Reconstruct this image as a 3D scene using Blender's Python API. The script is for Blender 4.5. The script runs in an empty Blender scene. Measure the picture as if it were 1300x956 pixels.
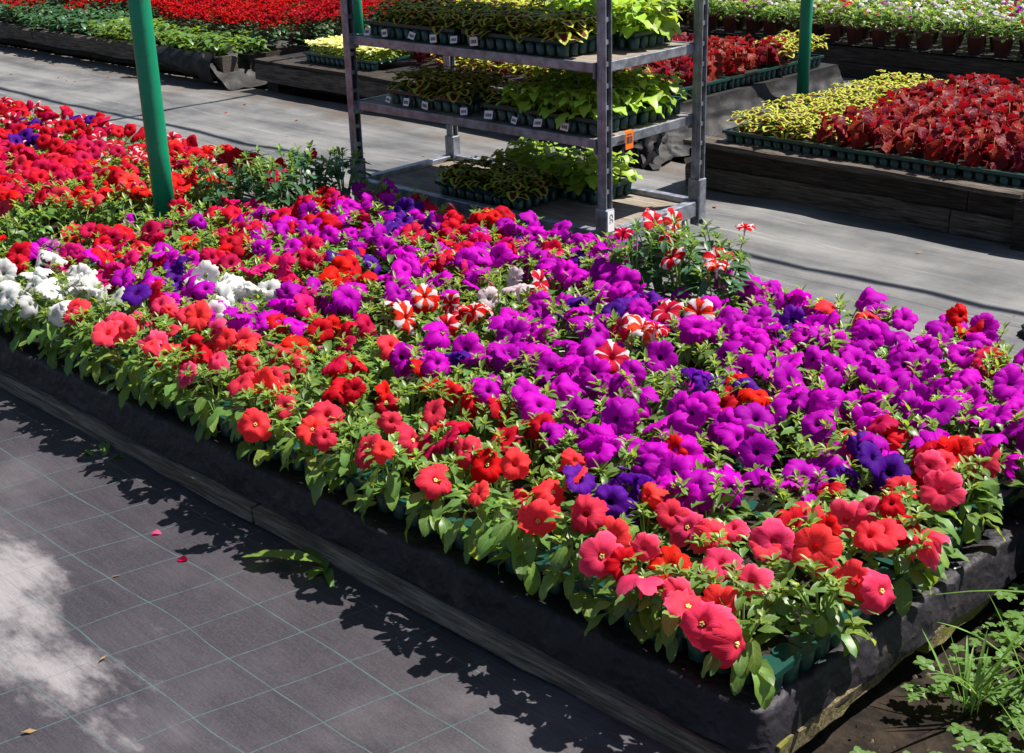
import bpy, bmesh, math, random
from mathutils import Vector, Matrix, Quaternion, noise
random.seed(7)
R = math.radians
S = bpy.context.scene
COL = S.collection
UP = Vector((0, 0, 1))

# ------------------------------------------------------------------ camera
# world axes: X runs along the flower beds, Y across them, Z up; metres
cam_d = bpy.data.cameras.new('camera')
cam = bpy.data.objects.new('camera', cam_d); COL.objects.link(cam)
S.camera = cam
cam_d.sensor_fit = 'HORIZONTAL'; cam_d.sensor_width = 36.0
cam_d.lens = 1691.46 / 1300 * 36.0
cam_d.shift_y = -45.0 / 1300
cam_d.clip_start = 0.05; cam_d.clip_end = 500
PITCH, ROLL, HEADING = R(20.692), R(-1.765), R(44.884)
_f = Vector((0, math.cos(PITCH), -math.sin(PITCH))); _r = Vector((1, 0, 0)); _u = _r.cross(_f)
r_ = _r * math.cos(ROLL) + _u * math.sin(ROLL); u_ = -_r * math.sin(ROLL) + _u * math.cos(ROLL)
rz = Matrix.Rotation(HEADING, 3, 'Z')
r_, u_, f_ = rz @ r_, rz @ u_, rz @ _f
CAM = Vector((1.473, -1.615, 1.535))
cam.matrix_world = Matrix(((r_.x, u_.x, -f_.x, CAM.x), (r_.y, u_.y, -f_.y, CAM.y), (r_.z, u_.z, -f_.z, CAM.z), (0, 0, 0, 1)))
FPX = 1691.46
def in_view(p, margin=60):
    d = Vector(p) - CAM; z = d.dot(f_)
    if z < 0.3: return False
    x = 650 + FPX * d.dot(r_) / z; y = 433 - FPX * d.dot(u_) / z
    return -margin < x < 1300 + margin and -margin < y < 956 + margin

# ------------------------------------------------------------------ light
S.view_settings.view_transform = 'Standard'; S.view_settings.look = 'None'
S.view_settings.exposure = 1.15; S.view_settings.gamma = 1.0
SUN = Vector((0.30, 0.50, 1.0)).normalized()
W = bpy.data.worlds.new('World'); S.world = W; W.use_nodes = True
nt = W.node_tree
sky = nt.nodes.new('ShaderNodeTexSky'); sky.sky_type = 'NISHITA'; sky.sun_disc = False
sky.sun_elevation = math.asin(SUN.z); sky.sun_rotation = math.atan2(SUN.x, SUN.y)
bg = nt.nodes['Background']; bg.inputs['Strength'].default_value = 0.05
nt.links.new(sky.outputs[0], bg.inputs['Color'])
sl = bpy.data.lights.new('sun', 'SUN'); sl.energy = 5.0; sl.angle = R(0.53); sl.color = (1.0, 0.95, 0.87)
so = bpy.data.objects.new('sun', sl); COL.objects.link(so)
so.rotation_mode = 'QUATERNION'; so.rotation_quaternion = UP.rotation_difference(SUN)

# ------------------------------------------------------------------ helpers
class MB:
    """collects geometry, then links it as ONE mesh"""
    def __init__(s): s.v = []; s.f = []; s.m = []; s.uv = []; s.sm = []
    def face(s, idx, mat=0, uv=None, smooth=False):
        s.f.append(idx); s.m.append(mat); s.sm.append(smooth)
        s.uv.extend(uv if uv else [(0, 0)] * len(idx))
    def box(s, x0, x1, y0, y1, z0, z1, mat=0, c=0.0, M=None):
        """box with chamfered vertical and top edges (c = chamfer)"""
        b = len(s.v)
        if c <= 0:
            P = [(x, y, z) for z in (z0, z1) for x, y in ((x0, y0), (x1, y0), (x1, y1), (x0, y1))]
            F = [(3, 2, 1, 0), (4, 5, 6, 7), (0, 1, 5, 4), (1, 2, 6, 5), (2, 3, 7, 6), (3, 0, 4, 7)]
        else:
            def ring(i, z): return [(x0 + c + i, y0 + i, z), (x1 - c - i, y0 + i, z), (x1 - i, y0 + c + i, z), (x1 - i, y1 - c - i, z), (x1 - c - i, y1 - i, z), (x0 + c + i, y1 - i, z), (x0 + i, y1 - c - i, z), (x0 + i, y0 + c + i, z)]
            P = ring(c * .7, z0) + ring(0, z0 + c) + ring(0, z1 - c) + ring(c * .7, z1)
            F = [tuple(reversed(range(8))), tuple(range(24, 32))]
            for k in range(3):
                for i in range(8): F.append((k * 8 + i, k * 8 + (i + 1) % 8, k * 8 + 8 + (i + 1) % 8, k * 8 + 8 + i))
        for p in P:
            p = Vector(p); s.v.append(tuple(M @ p) if M else tuple(p))
        for f in F: s.face(tuple(b + i for i in f), mat)
    def tube(s, pts, rad, n=8, mat=0, cap=True, uv=False):
        pts = [Vector(p) for p in pts]; b = len(s.v)
        rads = rad if isinstance(rad, (list, tuple)) else [rad] * len(pts)
        for i, p in enumerate(pts):
            t = (pts[min(i + 1, len(pts) - 1)] - pts[max(i - 1, 0)]).normalized()
            a = t.cross(UP if abs(t.z) < .9 else Vector((1, 0, 0))).normalized(); c = t.cross(a)
            for k in range(n):
                w = 2 * math.pi * k / n
                s.v.append(tuple(p + (a * math.cos(w) + c * math.sin(w)) * rads[i]))
        for i in range(len(pts) - 1):
            for k in range(n):
                s.face((b + i * n + k, b + i * n + (k + 1) % n, b + (i + 1) * n + (k + 1) % n, b + (i + 1) * n + k), mat, None, True)
        if cap:
            s.face(tuple(b + k for k in reversed(range(n))), mat); e = b + (len(pts) - 1) * n
            s.face(tuple(e + k for k in range(n)), mat)
    def grid(s, P, mat=0, smooth=True, closed=False):
        """P[i][j] points"""
        b = len(s.v); ni, nj = len(P), len(P[0])
        for row in P:
            for p in row: s.v.append(tuple(p))
        for i in range(ni - 1):
            for j in range(nj if closed else nj - 1):
                k = (j + 1) % nj
                s.face((b + i * nj + j, b + i * nj + k, b + (i + 1) * nj + k, b + (i + 1) * nj + j), mat,
                       [(j / nj, i / ni), ((j + 1) / nj, i / ni), ((j + 1) / nj, (i + 1) / ni), (j / nj, (i + 1) / ni)], smooth)
    def leaf(s, o, d, n, L, w, bend=.4, fold=.25, mat=0, seg=4, wave=0., shape=.42, pt=.62):
        """leaf blade from o along d, face normal n; uv = (across -1..1, along 0..1)"""
        o = Vector(o); d = Vector(d).normalized(); n = Vector(n); n = (n - d * n.dot(d)).normalized(); x = d.cross(n)
        b = len(s.v); ph = random.random() * 6
        p = o.copy(); rows = []
        for i in range(seg + 1):
            t = 1 - (1 - i / seg) ** 1.35
            wd = w * .5 * (math.sin(math.pi * min(1, t ** (shape * 1.6 + .12))) ** pt if 0 < t < 1 else (.06 if t == 0 else .0))
            a = -bend * t
            dd = d * math.cos(a) + n * math.sin(a); nn = n * math.cos(a) - d * math.sin(a)
            if i: p = p + dd * (L * (t - 1 + (1 - (i - 1) / seg) ** 1.35))
            wv = wave * math.sin(ph + i * 2.3) * wd
            if i == seg: s.v.append(tuple(p)); rows.append((len(s.v) - 1,) * 3)
            else:
                s.v.append(tuple(p - x * wd + nn * (wd * fold + wv))); s.v.append(tuple(p)); s.v.append(tuple(p + x * wd + nn * (wd * fold - wv)))
                rows.append((len(s.v) - 3, len(s.v) - 2, len(s.v) - 1))
        for i in range(seg):
            A, B = rows[i], rows[i + 1]; t0, t1 = 1 - (1 - i / seg) ** 1.35, 1 - (1 - (i + 1) / seg) ** 1.35
            if i == seg - 1:
                s.face((A[0], A[1], B[0]), mat, [(-1, t0), (0, t0), (0, t1)], True); s.face((A[1], A[2], B[0]), mat, [(0, t0), (1, t0), (0, t1)], True)
            else:
                s.face((A[0], A[1], B[1], B[0]), mat, [(-1, t0), (0, t0), (0, t1), (-1, t1)], True)
                s.face((A[1], A[2], B[2], B[1]), mat, [(0, t0), (1, t0), (1, t1), (0, t1)], True)
    def add(s, o, M, mo=0):
        b = len(s.v)
        s.v.extend(tuple(M @ Vector(p)) for p in o.v)
        s.f.extend(tuple(b + i for i in f) for f in o.f)
        s.m.extend(m + mo for m in o.m); s.uv.extend(o.uv); s.sm.extend(o.sm)
    def mesh(s, name, mats):
        me = bpy.data.meshes.new(name); me.from_pydata(s.v, [], s.f)
        for m in (mats if isinstance(mats, (list, tuple)) else [mats]): me.materials.append(m)
        me.polygons.foreach_set('material_index', s.m); me.polygons.foreach_set('use_smooth', s.sm)
        uvl = me.uv_layers.new(name='UVMap'); uvl.data.foreach_set('uv', [c for p in s.uv for c in p])
        me.update(); return me
    def build(s, name, mats, parent=None, loc=None, **kw): return link(name, s.mesh(name, mats), parent, loc, **kw)

def link(name, me, parent=None, loc=None, q=None, sc=None, label=None):
    o = bpy.data.objects.new(name, me); COL.objects.link(o)
    if parent: o.parent = parent
    if loc is not None: o.location = loc
    if q is not None: o.rotation_mode = 'QUATERNION'; o.rotation_quaternion = q
    if sc is not None: o.scale = (sc,) * 3 if isinstance(sc, (int, float)) else sc
    if label: o['label'] = label
    return o
def tag(o, label, cat, group=None, kind=None):
    if label: o['label'] = label
    if cat: o['category'] = cat
    if group: o['group'] = group
    if kind: o['kind'] = kind
    return o
def thing(name, label, cat, loc=(0, 0, 0), rotz=0, group=None):
    o = bpy.data.objects.new(name, None); COL.objects.link(o); o.location = loc; o.rotation_euler = (0, 0, rotz)
    o.empty_display_size = .05
    return tag(o, label, cat, group)
def rnd(a, b): return random.uniform(a, b)
def aim(n, spin=None):
    return UP.rotation_difference(Vector(n).normalized()) @ Quaternion(UP, rnd(0, 6.283) if spin is None else spin)
def fbm(p, sc=1., oct=3):
    return noise.fractal(Vector(p) * sc, 1.0, 2.0, oct)

# ------------------------------------------------------------------ materials
class NT:
    def __init__(s, name):
        s.m = bpy.data.materials.new(name); s.m.use_nodes = True; s.t = s.m.node_tree; s.t.nodes.clear()
        s.out = s.n('OutputMaterial')
    def n(s, typ, **kw):
        o = s.t.nodes.new('ShaderNode' + typ)
        for k, v in kw.items(): setattr(o, k, v)
        return o
    def set(s, sock, v):
        if hasattr(v, 'is_output') or isinstance(v, bpy.types.NodeSocket): s.t.links.new(v, sock)
        else: sock.default_value = v
    def math(s, op, a, b=0.5, c=None):
        o = s.n('Math', operation=op); s.set(o.inputs[0], a); s.set(o.inputs[1], b)
        if c is not None: s.set(o.inputs[2], c)
        return o.outputs[0]
    def mix(s, f, a, b, blend='MIX'):
        o = s.n('Mix', data_type='RGBA', blend_type=blend); s.set(o.inputs[0], f)
        s.set(o.inputs[6], a if not isinstance(a, tuple) else a + (1,) if len(a) == 3 else a)
        s.set(o.inputs[7], b if not isinstance(b, tuple) else b + (1,) if len(b) == 3 else b)
        return o.outputs[2]
    def ramp(s, f, p0, p1, v0=0., v1=1.):
        o = s.n('MapRange', interpolation_type='SMOOTHSTEP'); s.set(o.inputs[0], f)
        for i, v in enumerate((p0, p1, v0, v1)): s.set(o.inputs[1 + i], v)
        return o.outputs[0]
    def noise(s, scale, detail=3, vec=None, rough=.55, stretch=None):
        o = s.n('TexNoise'); o.inputs['Scale'].default_value = scale; o.inputs['Detail'].default_value = detail; o.inputs['Roughness'].default_value = rough
        if vec is None: vec = s.n('TexCoord').outputs['Object']
        if stretch:
            mp = s.n('Mapping'); mp.inputs['Scale'].default_value = stretch; s.t.links.new(vec, mp.inputs[0]); vec = mp.outputs[0]
        s.t.links.new(vec, o.inputs['Vector']); return o.outputs['Fac']
    def uv(s):
        sp = s.n('SeparateXYZ'); s.t.links.new(s.n('UVMap').outputs[0], sp.inputs[0]); return sp.outputs[0], sp.outputs[1]
    def hsv(s, col, h, sat, v):
        o = s.n('HueSaturation'); s.set(o.inputs['Color'], col); s.set(o.inputs['Hue'], h); s.set(o.inputs['Saturation'], sat); s.set(o.inputs['Value'], v); return o.outputs[0]
    def rand(s): return s.n('ObjectInfo').outputs['Random']
    def bump(s, h, dist=.002, st=1.):
        o = s.n('Bump'); o.inputs['Strength'].default_value = st; o.inputs['Distance'].default_value = dist; s.set(o.inputs['Height'], h); return o.outputs[0]
    def principled(s, col, rough=.6, metal=0., spec=.5, bump=None):
        o = s.n('BsdfPrincipled'); s.set(o.inputs['Base Color'], col + (1,) if isinstance(col, tuple) else col); s.set(o.inputs['Roughness'], rough)
        s.set(o.inputs['Metallic'], metal); s.set(o.inputs['Specular IOR Level'], spec)
        if bump is not None: s.t.links.new(bump, o.inputs['Normal'])
        return o.outputs[0]
    def done(s, sh): s.t.links.new(sh, s.out.inputs[0]); return s.m
    def leafy(s, col, trans, amount, rough=.45, spec=.4, bump=None):
        a = s.principled(col, rough, 0, spec, bump); t = s.n('BsdfTranslucent'); s.set(t.inputs[0], trans)
        mx = s.n('MixShader'); mx.inputs[0].default_value = amount
        s.t.links.new(a, mx.inputs[1]); s.t.links.new(t.outputs[0], mx.inputs[2]); return s.done(mx.outputs[0])

def petal_mat(name, main, throat, eye=.16, star=None, hue=.012, vein=.25, edge=None, trans=.46):
    k = NT(name); r, th = k.uv(); rn = k.rand()
    c = k.hsv(main + (1,), k.math('MULTIPLY_ADD', rn, hue * 2, .5 - hue), 1.0, k.math('MULTIPLY_ADD', rn, .45, .70))
    nz = k.noise(9, 4, k.n('UVMap').outputs[0], stretch=(.25, 1.35, 1))
    if star:
        fr = k.math('ABSOLUTE', k.math('SUBTRACT', k.math('FRACT', th), .5))      # 0 mid lobe .. .5 seam
        wob = k.math('MULTIPLY_ADD', k.noise(3, 3, k.n('UVMap').outputs[0], stretch=(.7, 1.6, 1)), .42, -.21)
        lim = k.math('ADD', k.math('ADD', k.math('MULTIPLY_ADD', r, .20, .02), wob), k.math('MULTIPLY_ADD', rn, .16, -.08))
        msk = k.ramp(k.math('SUBTRACT', lim, fr) if star == 'mid' else k.math('SUBTRACT', fr, k.math('SUBTRACT', .5, lim)), -.015, .015)
        msk = k.math('MULTIPLY', msk, k.ramp(r, .15, .3))
        c = k.mix(msk, c, (.68, .64, .66))
    c = k.mix(k.math('MULTIPLY', k.ramp(nz, .44, .66), vein), c, tuple(x * .42 for x in main))
    if edge: c = k.mix(k.ramp(r, .75, 1.05), c, edge)
    c = k.mix(k.ramp(r, eye * .55, eye * 1.5), throat, c)
    b = k.bump(nz, .0018, .7)
    return k.leafy(c, c, trans, .6, .10, b)

def leaf_mat(name, top, trans, amt=.35, var=.25, rough=.42, vein=.45, spec=.5):
    k = NT(name); x, t = k.uv(); rn = k.rand()
    ax = k.math('ABSOLUTE', x)
    nz = k.noise(40, 2)
    c = k.hsv(top + (1,), k.math('MULTIPLY_ADD', rn, .03, .485), 1.0, k.math('MULTIPLY', k.math('MULTIPLY_ADD', nz, var * 2, 1 - var), k.math('MULTIPLY_ADD', rn, .55, .72)))
    side = k.math('FRACT', k.math('MULTIPLY', k.math('SUBTRACT', t, k.math('MULTIPLY', ax, .25)), 6.0))
    vm = k.math('MAXIMUM', k.ramp(ax, .10, .02), k.math('MULTIPLY', k.ramp(k.math('ABSOLUTE', k.math('SUBTRACT', side, .5)), .12, .02), .6))
    c2 = k.mix(k.math('MULTIPLY', vm, vein), c, tuple(min(1, v * 2.2 + .02) for v in top))
    return k.leafy(c2, trans + (1,), amt, rough, spec, k.bump(vm, .0008, -.6))

def coleus_mat(name, centre, rim, th0, th1, trans, amt=.35, rough=.5):
    k = NT(name); x, t = k.uv()
    ax = k.math('ABSOLUTE', x); al = k.math('ABSOLUTE', k.math('MULTIPLY_ADD', t, 2.0, -1.0))
    d = k.math('MAXIMUM', ax, k.math('POWER', al, 1.5)); nz = k.noise(60, 3)
    d = k.math('ADD', d, k.math('MULTIPLY_ADD', nz, .4, -.2))
    m = k.ramp(d, th0, th1)
    rn = k.rand()
    cc = k.hsv(centre + (1,), k.math('MULTIPLY_ADD', rn, .04, .48), 1., k.math('MULTIPLY_ADD', rn, .7, .6))
    c = k.mix(m, cc, rim)
    side = k.math('FRACT', k.math('MULTIPLY', k.math('SUBTRACT', t, k.math('MULTIPLY', ax, .25)), 5.0))
    return k.leafy(c, k.mix(m, trans, rim), amt, rough, .18, k.bump(k.ramp(k.math('ABSOLUTE', k.math('SUBTRACT', side, .5)), .2, .0), .0015, .7))

PETAL = {
    'purple': petal_mat('petal_purple', (.54, .0015, .49), (.03, .0, .05), .13, vein=.36, hue=.014),
    'violet': petal_mat('petal_violet', (.10, .005, .30), (.02, .0, .05), .16, vein=.35),
    'coral': petal_mat('petal_coral', (.88, .043, .072), (.62, .33, .06), .085, vein=.32, hue=.007),
    'pink': petal_mat('petal_pink', (.88, .048, .13), (.7, .4, .3), .1, vein=.28, edge=(.88, .10, .22)),
    'red': petal_mat('petal_red', (.66, .005, .013), (.14, .0, .0), .12, vein=.45, hue=.005),
    'crimson': petal_mat('petal_crimson', (.60, .005, .060), (.12, .0, .01), .12, vein=.3, hue=.012),
    'magenta': petal_mat('petal_magenta', (.70, .008, .19), (.5, .1, .2), .12, vein=.25),
    'white': petal_mat('petal_white', (.70, .70, .70), (.42, .50, .10), .13, vein=.06, hue=0),
    'star': petal_mat('petal_star', (.64, .007, .016), (.5, .3, .03), .09, star='seam', vein=.25),
    'starred': petal_mat('petal_striped', (.64, .007, .016), (.5, .3, .03), .09, star='mid', vein=.25),
    'pale': petal_mat('petal_pale', (.68, .54, .60), (.6, .5, .25), .14, vein=.15, hue=0),
    'yellow': petal_mat('petal_yellow', (.80, .68, .10), (.6, .5, .05), .12, vein=.1),
}
M_LEAF = leaf_mat('petunia_leaf', (.086, .166, .034), (.26, .40, .03), .42, .25)
M_LEAFB = leaf_mat('petunia_leaf_young', (.150, .240, .042), (.40, .50, .045), .44, .25)
M_LEAFD = leaf_mat('dark_leaf', (.030, .090, .035), (.09, .20, .03), .30, .25)
M_STEM = leaf_mat('stem', (.16, .26, .06), (.3, .4, .08), .2, .1)
M_BLADE = leaf_mat('grass_blade', (.12, .24, .04), (.3, .45, .05), .35, .2)
M_DRY = leaf_mat('dry_leaf', (.20, .13, .06), (.25, .15, .05), .25, .3)
M_YCOL = coleus_mat('yellow_edged_coleus_leaf', (.10, .010, .020), (.46, .54, .06), .45, .61, (.22, .02, .02, 1), .36)
M_RCOL = coleus_mat('red_coleus_leaf', (.165, .004, .010), (.46, .11, .07), .86, 1.08, (.32, .006, .012, 1), .36)
M_LCOL = leaf_mat('lime_coleus_leaf', (.26, .42, .035), (.50, .62, .04), .38, .25, .45, .25)
M_BUD = leaf_mat('dark_bud', (.06, .006, .10), (.12, .01, .2), .3, .3)

def ground_cloth(name, base, dust_dapple, dust_dapple_lo, dust_dapple_hi, line, line_amt, scale=1.1, streak=.5, dapple_spots=(), dirt=None):
    k = NT(name); co = k.n('TexCoord').outputs['Object']; sp = k.n('SeparateXYZ'); k.t.links.new(co, sp.inputs[0])
    wob = k.math('MULTIPLY_ADD', k.noise(1.6, 2), .05, -.025)
    X = k.math('ADD', k.math('SUBTRACT', sp.outputs[0], k.math('MULTIPLY', sp.outputs[1], .2)), wob); Y = k.math('ADD', sp.outputs[1], wob)
    def ln(c, off):
        f = k.math('ABSOLUTE', k.math('SUBTRACT', k.math('FRACT', k.math('MULTIPLY_ADD', c, 1 / .157, off)), .5))
        return k.ramp(f, .5 - .0125, .5 - .003)
    g = k.math('MAXIMUM', ln(X, .13), ln(Y, -.02 + .59))
    g = k.math('MULTIPLY', g, k.ramp(k.noise(26, 2), .25, .6, .45, 1.0))
    n1 = k.noise(scale, 5, rough=.62); n2 = k.noise(2.2, 5, stretch=(.35, 2.2, 1)); n3 = k.noise(160, 2)
    dm = k.ramp(k.math('ADD', k.math('MULTIPLY', n1, 1 - streak), k.math('MULTIPLY', n2, streak)), dust_dapple_lo, dust_dapple_hi)  # pale film: dust on the aisles, painted dapple on the near cloth
    for bx, by, rx, ry in dapple_spots:      # pale patches painting dappled sunlight into the cloth colour
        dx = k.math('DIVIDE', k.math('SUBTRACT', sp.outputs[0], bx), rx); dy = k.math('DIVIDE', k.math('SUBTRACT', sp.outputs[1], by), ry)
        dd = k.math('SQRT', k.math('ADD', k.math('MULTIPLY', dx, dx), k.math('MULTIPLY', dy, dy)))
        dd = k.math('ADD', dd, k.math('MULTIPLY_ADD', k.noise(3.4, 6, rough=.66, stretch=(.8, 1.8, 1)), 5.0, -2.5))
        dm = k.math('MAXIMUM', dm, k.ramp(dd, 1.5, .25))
    c = k.mix(k.ramp(n3, .3, .7), tuple(b * .8 for b in base), tuple(b * 1.2 for b in base))
    c = k.mix(k.ramp(k.noise(5, 4), .4, .75, 0, .55), c, tuple(b * 1.8 for b in base))
    crs = k.noise(9, 5, stretch=(.22, 1.6, 1), rough=.65); c = k.mix(k.ramp(crs, .55, .68, 0, .45), c, tuple(b * .6 for b in base))
    c = k.mix(dm, c, dust_dapple)
    c = k.mix(k.math('MULTIPLY', g, k.math('MULTIPLY_ADD', dm, -.55, 1.0)) if line_amt > .5 else k.math('MULTIPLY', g, line_amt), c, line)
    if dirt:      # soil washed out along the foot of the far beds
        c = k.mix(k.ramp(k.math('ADD', sp.outputs[1], k.math('MULTIPLY_ADD', k.noise(3, 5, rough=.65), 1.6, -.8)), dirt, dirt + .7, 0, .75), c, (.085, .062, .045))
        stk = k.noise(7, 6, stretch=(.16, 3.2, 1), rough=.7); c = k.mix(k.ramp(stk, .58, .70, 0, .6), c, (.27, .265, .265))
        seam = k.math('ABSOLUTE', k.math('SUBTRACT', k.math('ADD', sp.outputs[1], k.math('MULTIPLY', wob, .6)), 2.42)); c = k.mix(k.ramp(seam, .006, .001, 0, .7), c, (.03, .03, .03))
    # fine weave
    wv = k.math('ADD', k.math('SINE', k.math('MULTIPLY', X, 1900)), k.math('SINE', k.math('MULTIPLY', Y, 1900)))
    b = k.bump(k.math('ADD', k.math('ADD', k.math('MULTIPLY', wv, .12), k.math('MULTIPLY', n3, .5)), k.math('MULTIPLY', crs, 9.)), .0016, .7)
    return k.done(k.principled(c, k.math('MULTIPLY_ADD', dm, .2, .55), 0, .35, b))
M_CLOTH = ground_cloth('near_ground_cloth', (.029, .0255, .032), (.19, .177, .186), .45, .95, (.048, .092, .096), 1.0, 1.4, .35, ((-1.32, -.62, .42, .15), (-.86, -.68, .22, .07)))  # pale spots and mottling here are dappled light put into the colour
M_AISLE = ground_cloth('aisle_ground_cloth', (.056, .056, .060), (.158, .155, .154), .34, .66, (.035, .095, .10), .55, 2.6, .55, (), 3.05)
M_AISLE2 = ground_cloth('far_aisle_cloth', (.09, .085, .08), (.18, .172, .165), .40, .66, (.2, .3, .3), .2, 1.3, .6)
k = NT('soil'); n = k.noise(22, 5)
M_SOIL = k.done(k.principled(k.mix(k.ramp(n, .35, .7), (.007, .005, .0035), (.026, .018, .012)), .95, 0, .2, k.bump(n, .02, .8)))
k = NT('soil_crumb'); n = k.noise(40, 3)
M_SOILC = k.done(k.principled(k.mix(k.ramp(n, .3, .7), (.02, .014, .01), (.11, .085, .062)), .95, 0, .2))
k = NT('potting_soil'); n = k.noise(120, 4)
M_POTSOIL = k.done(k.principled(k.mix(k.ramp(n, .4, .7), (.010, .007, .006), (.04, .028, .02)), .95, 0, .2, k.bump(n, .006, .8)))
def wood_mat(name, dark, light, moss=None):
    k = NT(name); g = k.noise(14, 6, stretch=(.5, 9, 9), rough=.65); g2 = k.noise(60, 3, stretch=(.15, 7, 7)); s_ = k.noise(3, 4)
    c = k.mix(k.ramp(g, .35, .68), dark, light); c = k.mix(k.ramp(g2, .58, .7, 0, .65), c, tuple(x * .35 for x in dark)); c = k.mix(k.ramp(s_, .5, .75, 0, .6), c, tuple(x * .5 for x in dark))
    if moss: c = k.mix(k.ramp(k.noise(11, 5), .46, .62, 0, .85), c, moss)
    return k.done(k.principled(c, .85, 0, .25, k.bump(k.math('ADD', g, g2), .004, .8)))
M_WOOD = wood_mat('weathered_board', (.038, .030, .024), (.140, .113, .094))
M_WOODD = wood_mat('dark_beam', (.014, .011, .010), (.055, .043, .034))
M_WOODL = wood_mat('trodden_board', (.07, .055, .042), (.24, .20, .16))
M_WOODM = wood_mat('mossy_board', (.06, .045, .025), (.20, .16, .08), (.15, .15, .02))
M_PLY = wood_mat('plywood_deck', (.15, .12, .095), (.29, .25, .21))
k = NT('black_liner'); n = k.noise(5, 5); n2 = k.noise(300, 2); n3 = k.noise(18, 5)
M_LINER = k.done(k.principled(k.mix(k.ramp(n3, .55, .8, 0, .7), k.mix(k.ramp(n, .4, .7), (.006, .0045, .0075), (.014, .0105, .017)), (.050, .040, .042)), .62, 0, .35, k.bump(k.math('ADD', k.math('ADD', k.math('MULTIPLY', n3, 1.), k.math('MULTIPLY', n2, .15)), k.math('MULTIPLY', k.math('ABSOLUTE', k.math('SUBTRACT', k.noise(11, 3), .5)), -5.)), .006, .8)))
k = NT('black_film'); n = k.noise(7, 5); n3 = k.noise(25, 5)
M_FILM = k.done(k.principled(k.mix(k.ramp(n3, .52, .75, 0, .6), (.010, .009, .010), (.045, .040, .037)), k.math('MULTIPLY_ADD', n, .25, .50), 0, .25, k.bump(n3, .006, .6)))
k = NT('green_tray_plastic'); n = k.noise(30, 4); rn = k.rand()
M_TRAY = k.done(k.principled(k.mix(k.ramp(n, .5, .8, 0, .5), k.hsv((.002, .036, .028, 1), .5, 1, k.math('MULTIPLY_ADD', rn, .5, .75)), (.05, .055, .045)), .36, 0, .5))
k = NT('green_pole_paint'); n = k.noise(6, 4, stretch=(1, 1, .4)); n2 = k.noise(45, 3)
M_POLE = k.done(k.principled(k.mix(k.ramp(k.math('ADD', k.math('MULTIPLY', n2, .6), k.math('MULTIPLY', n, .4)), .54, .62, 0, .55), k.mix(k.ramp(n, .3, .7), (.001, .19, .092), (.003, .26, .135)), (.03, .12, .07)), .42, 0, .45, k.bump(k.noise(3, 2, stretch=(1, 1, 3)), .004, .4)))
k = NT('galvanised_steel'); n = k.noise(25, 5); n2 = k.noise(4, 4, stretch=(1, 1, .3))
M_STEEL = k.done(k.principled(k.mix(k.ramp(n2, .55, .75, 0, .5), k.mix(k.ramp(n, .3, .7), (.17, .18, .215), (.34, .36, .41)), (.13, .10, .085)), k.math('MULTIPLY_ADD', n, .3, .32), .65, .5, k.bump(n, .001, .4)))
M_DARK = NT('slot_shade'); M_DARK = M_DARK.done(M_DARK.principled((.012, .012, .014), .8))  # near-black, painted shade for the inside of the post channels
M_RUBBER = NT('black_rubber'); M_RUBBER = M_RUBBER.done(M_RUBBER.principled((.02, .02, .022), .7))
M_WHITE = NT('white_label'); M_WHITE = M_WHITE.done(M_WHITE.principled((.72, .70, .72), .5))
M_INK = NT('label_ink'); M_INK = M_INK.done(M_INK.principled((.05, .04, .05), .6))
M_ORANGE = NT('orange_tag'); M_ORANGE = M_ORANGE.done(M_ORANGE.principled((.80, .16, .01), .5))
k = NT('brown_pot_plastic'); n = k.noise(20, 3)
M_POT = k.done(k.principled(k.mix(n, (.045, .012, .009), (.085, .024, .017)), .5, 0, .4))
k = NT('stone'); n = k.noise(30, 4)
M_STONE = k.done(k.principled(k.mix(n, (.3, .29, .27), (.6, .58, .55)), .9))

# ------------------------------------------------------------------ ground
def sheet(name, x0, x1, y0, y1, z, mat, amp=.0, nx=40, ny=12, label=None):
    mb = MB()
    mb.grid([[(x0 + (x1 - x0) * j / nx, y0 + (y1 - y0) * i / ny, z + amp * fbm((x0 + (x1 - x0) * j / nx, y0 + (y1 - y0) * i / ny, z), 2.2)) for j in range(nx + 1)] for i in range(ny + 1)])
    o = mb.build(name, mat); o['kind'] = 'structure'; return o
sheet('ground', -150, 150, -150, 150, -.035, M_SOIL, 0, 2, 2)
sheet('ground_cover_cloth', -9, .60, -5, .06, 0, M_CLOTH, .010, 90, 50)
sheet('aisle_path', -22, 6, 1.40, 3.60, 0, M_AISLE, .010, 280, 40)
sheet('far_aisle_path', -22, 12, 5.35, 6.25, 0, M_AISLE2, .008, 100, 8)
sheet('soil_patch', .60, 5, -4, 1.38, -.012, M_SOIL, .025, 50, 60)

def gz(x, y):
    return .010 * fbm((x, y, 0), 2.2)

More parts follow.
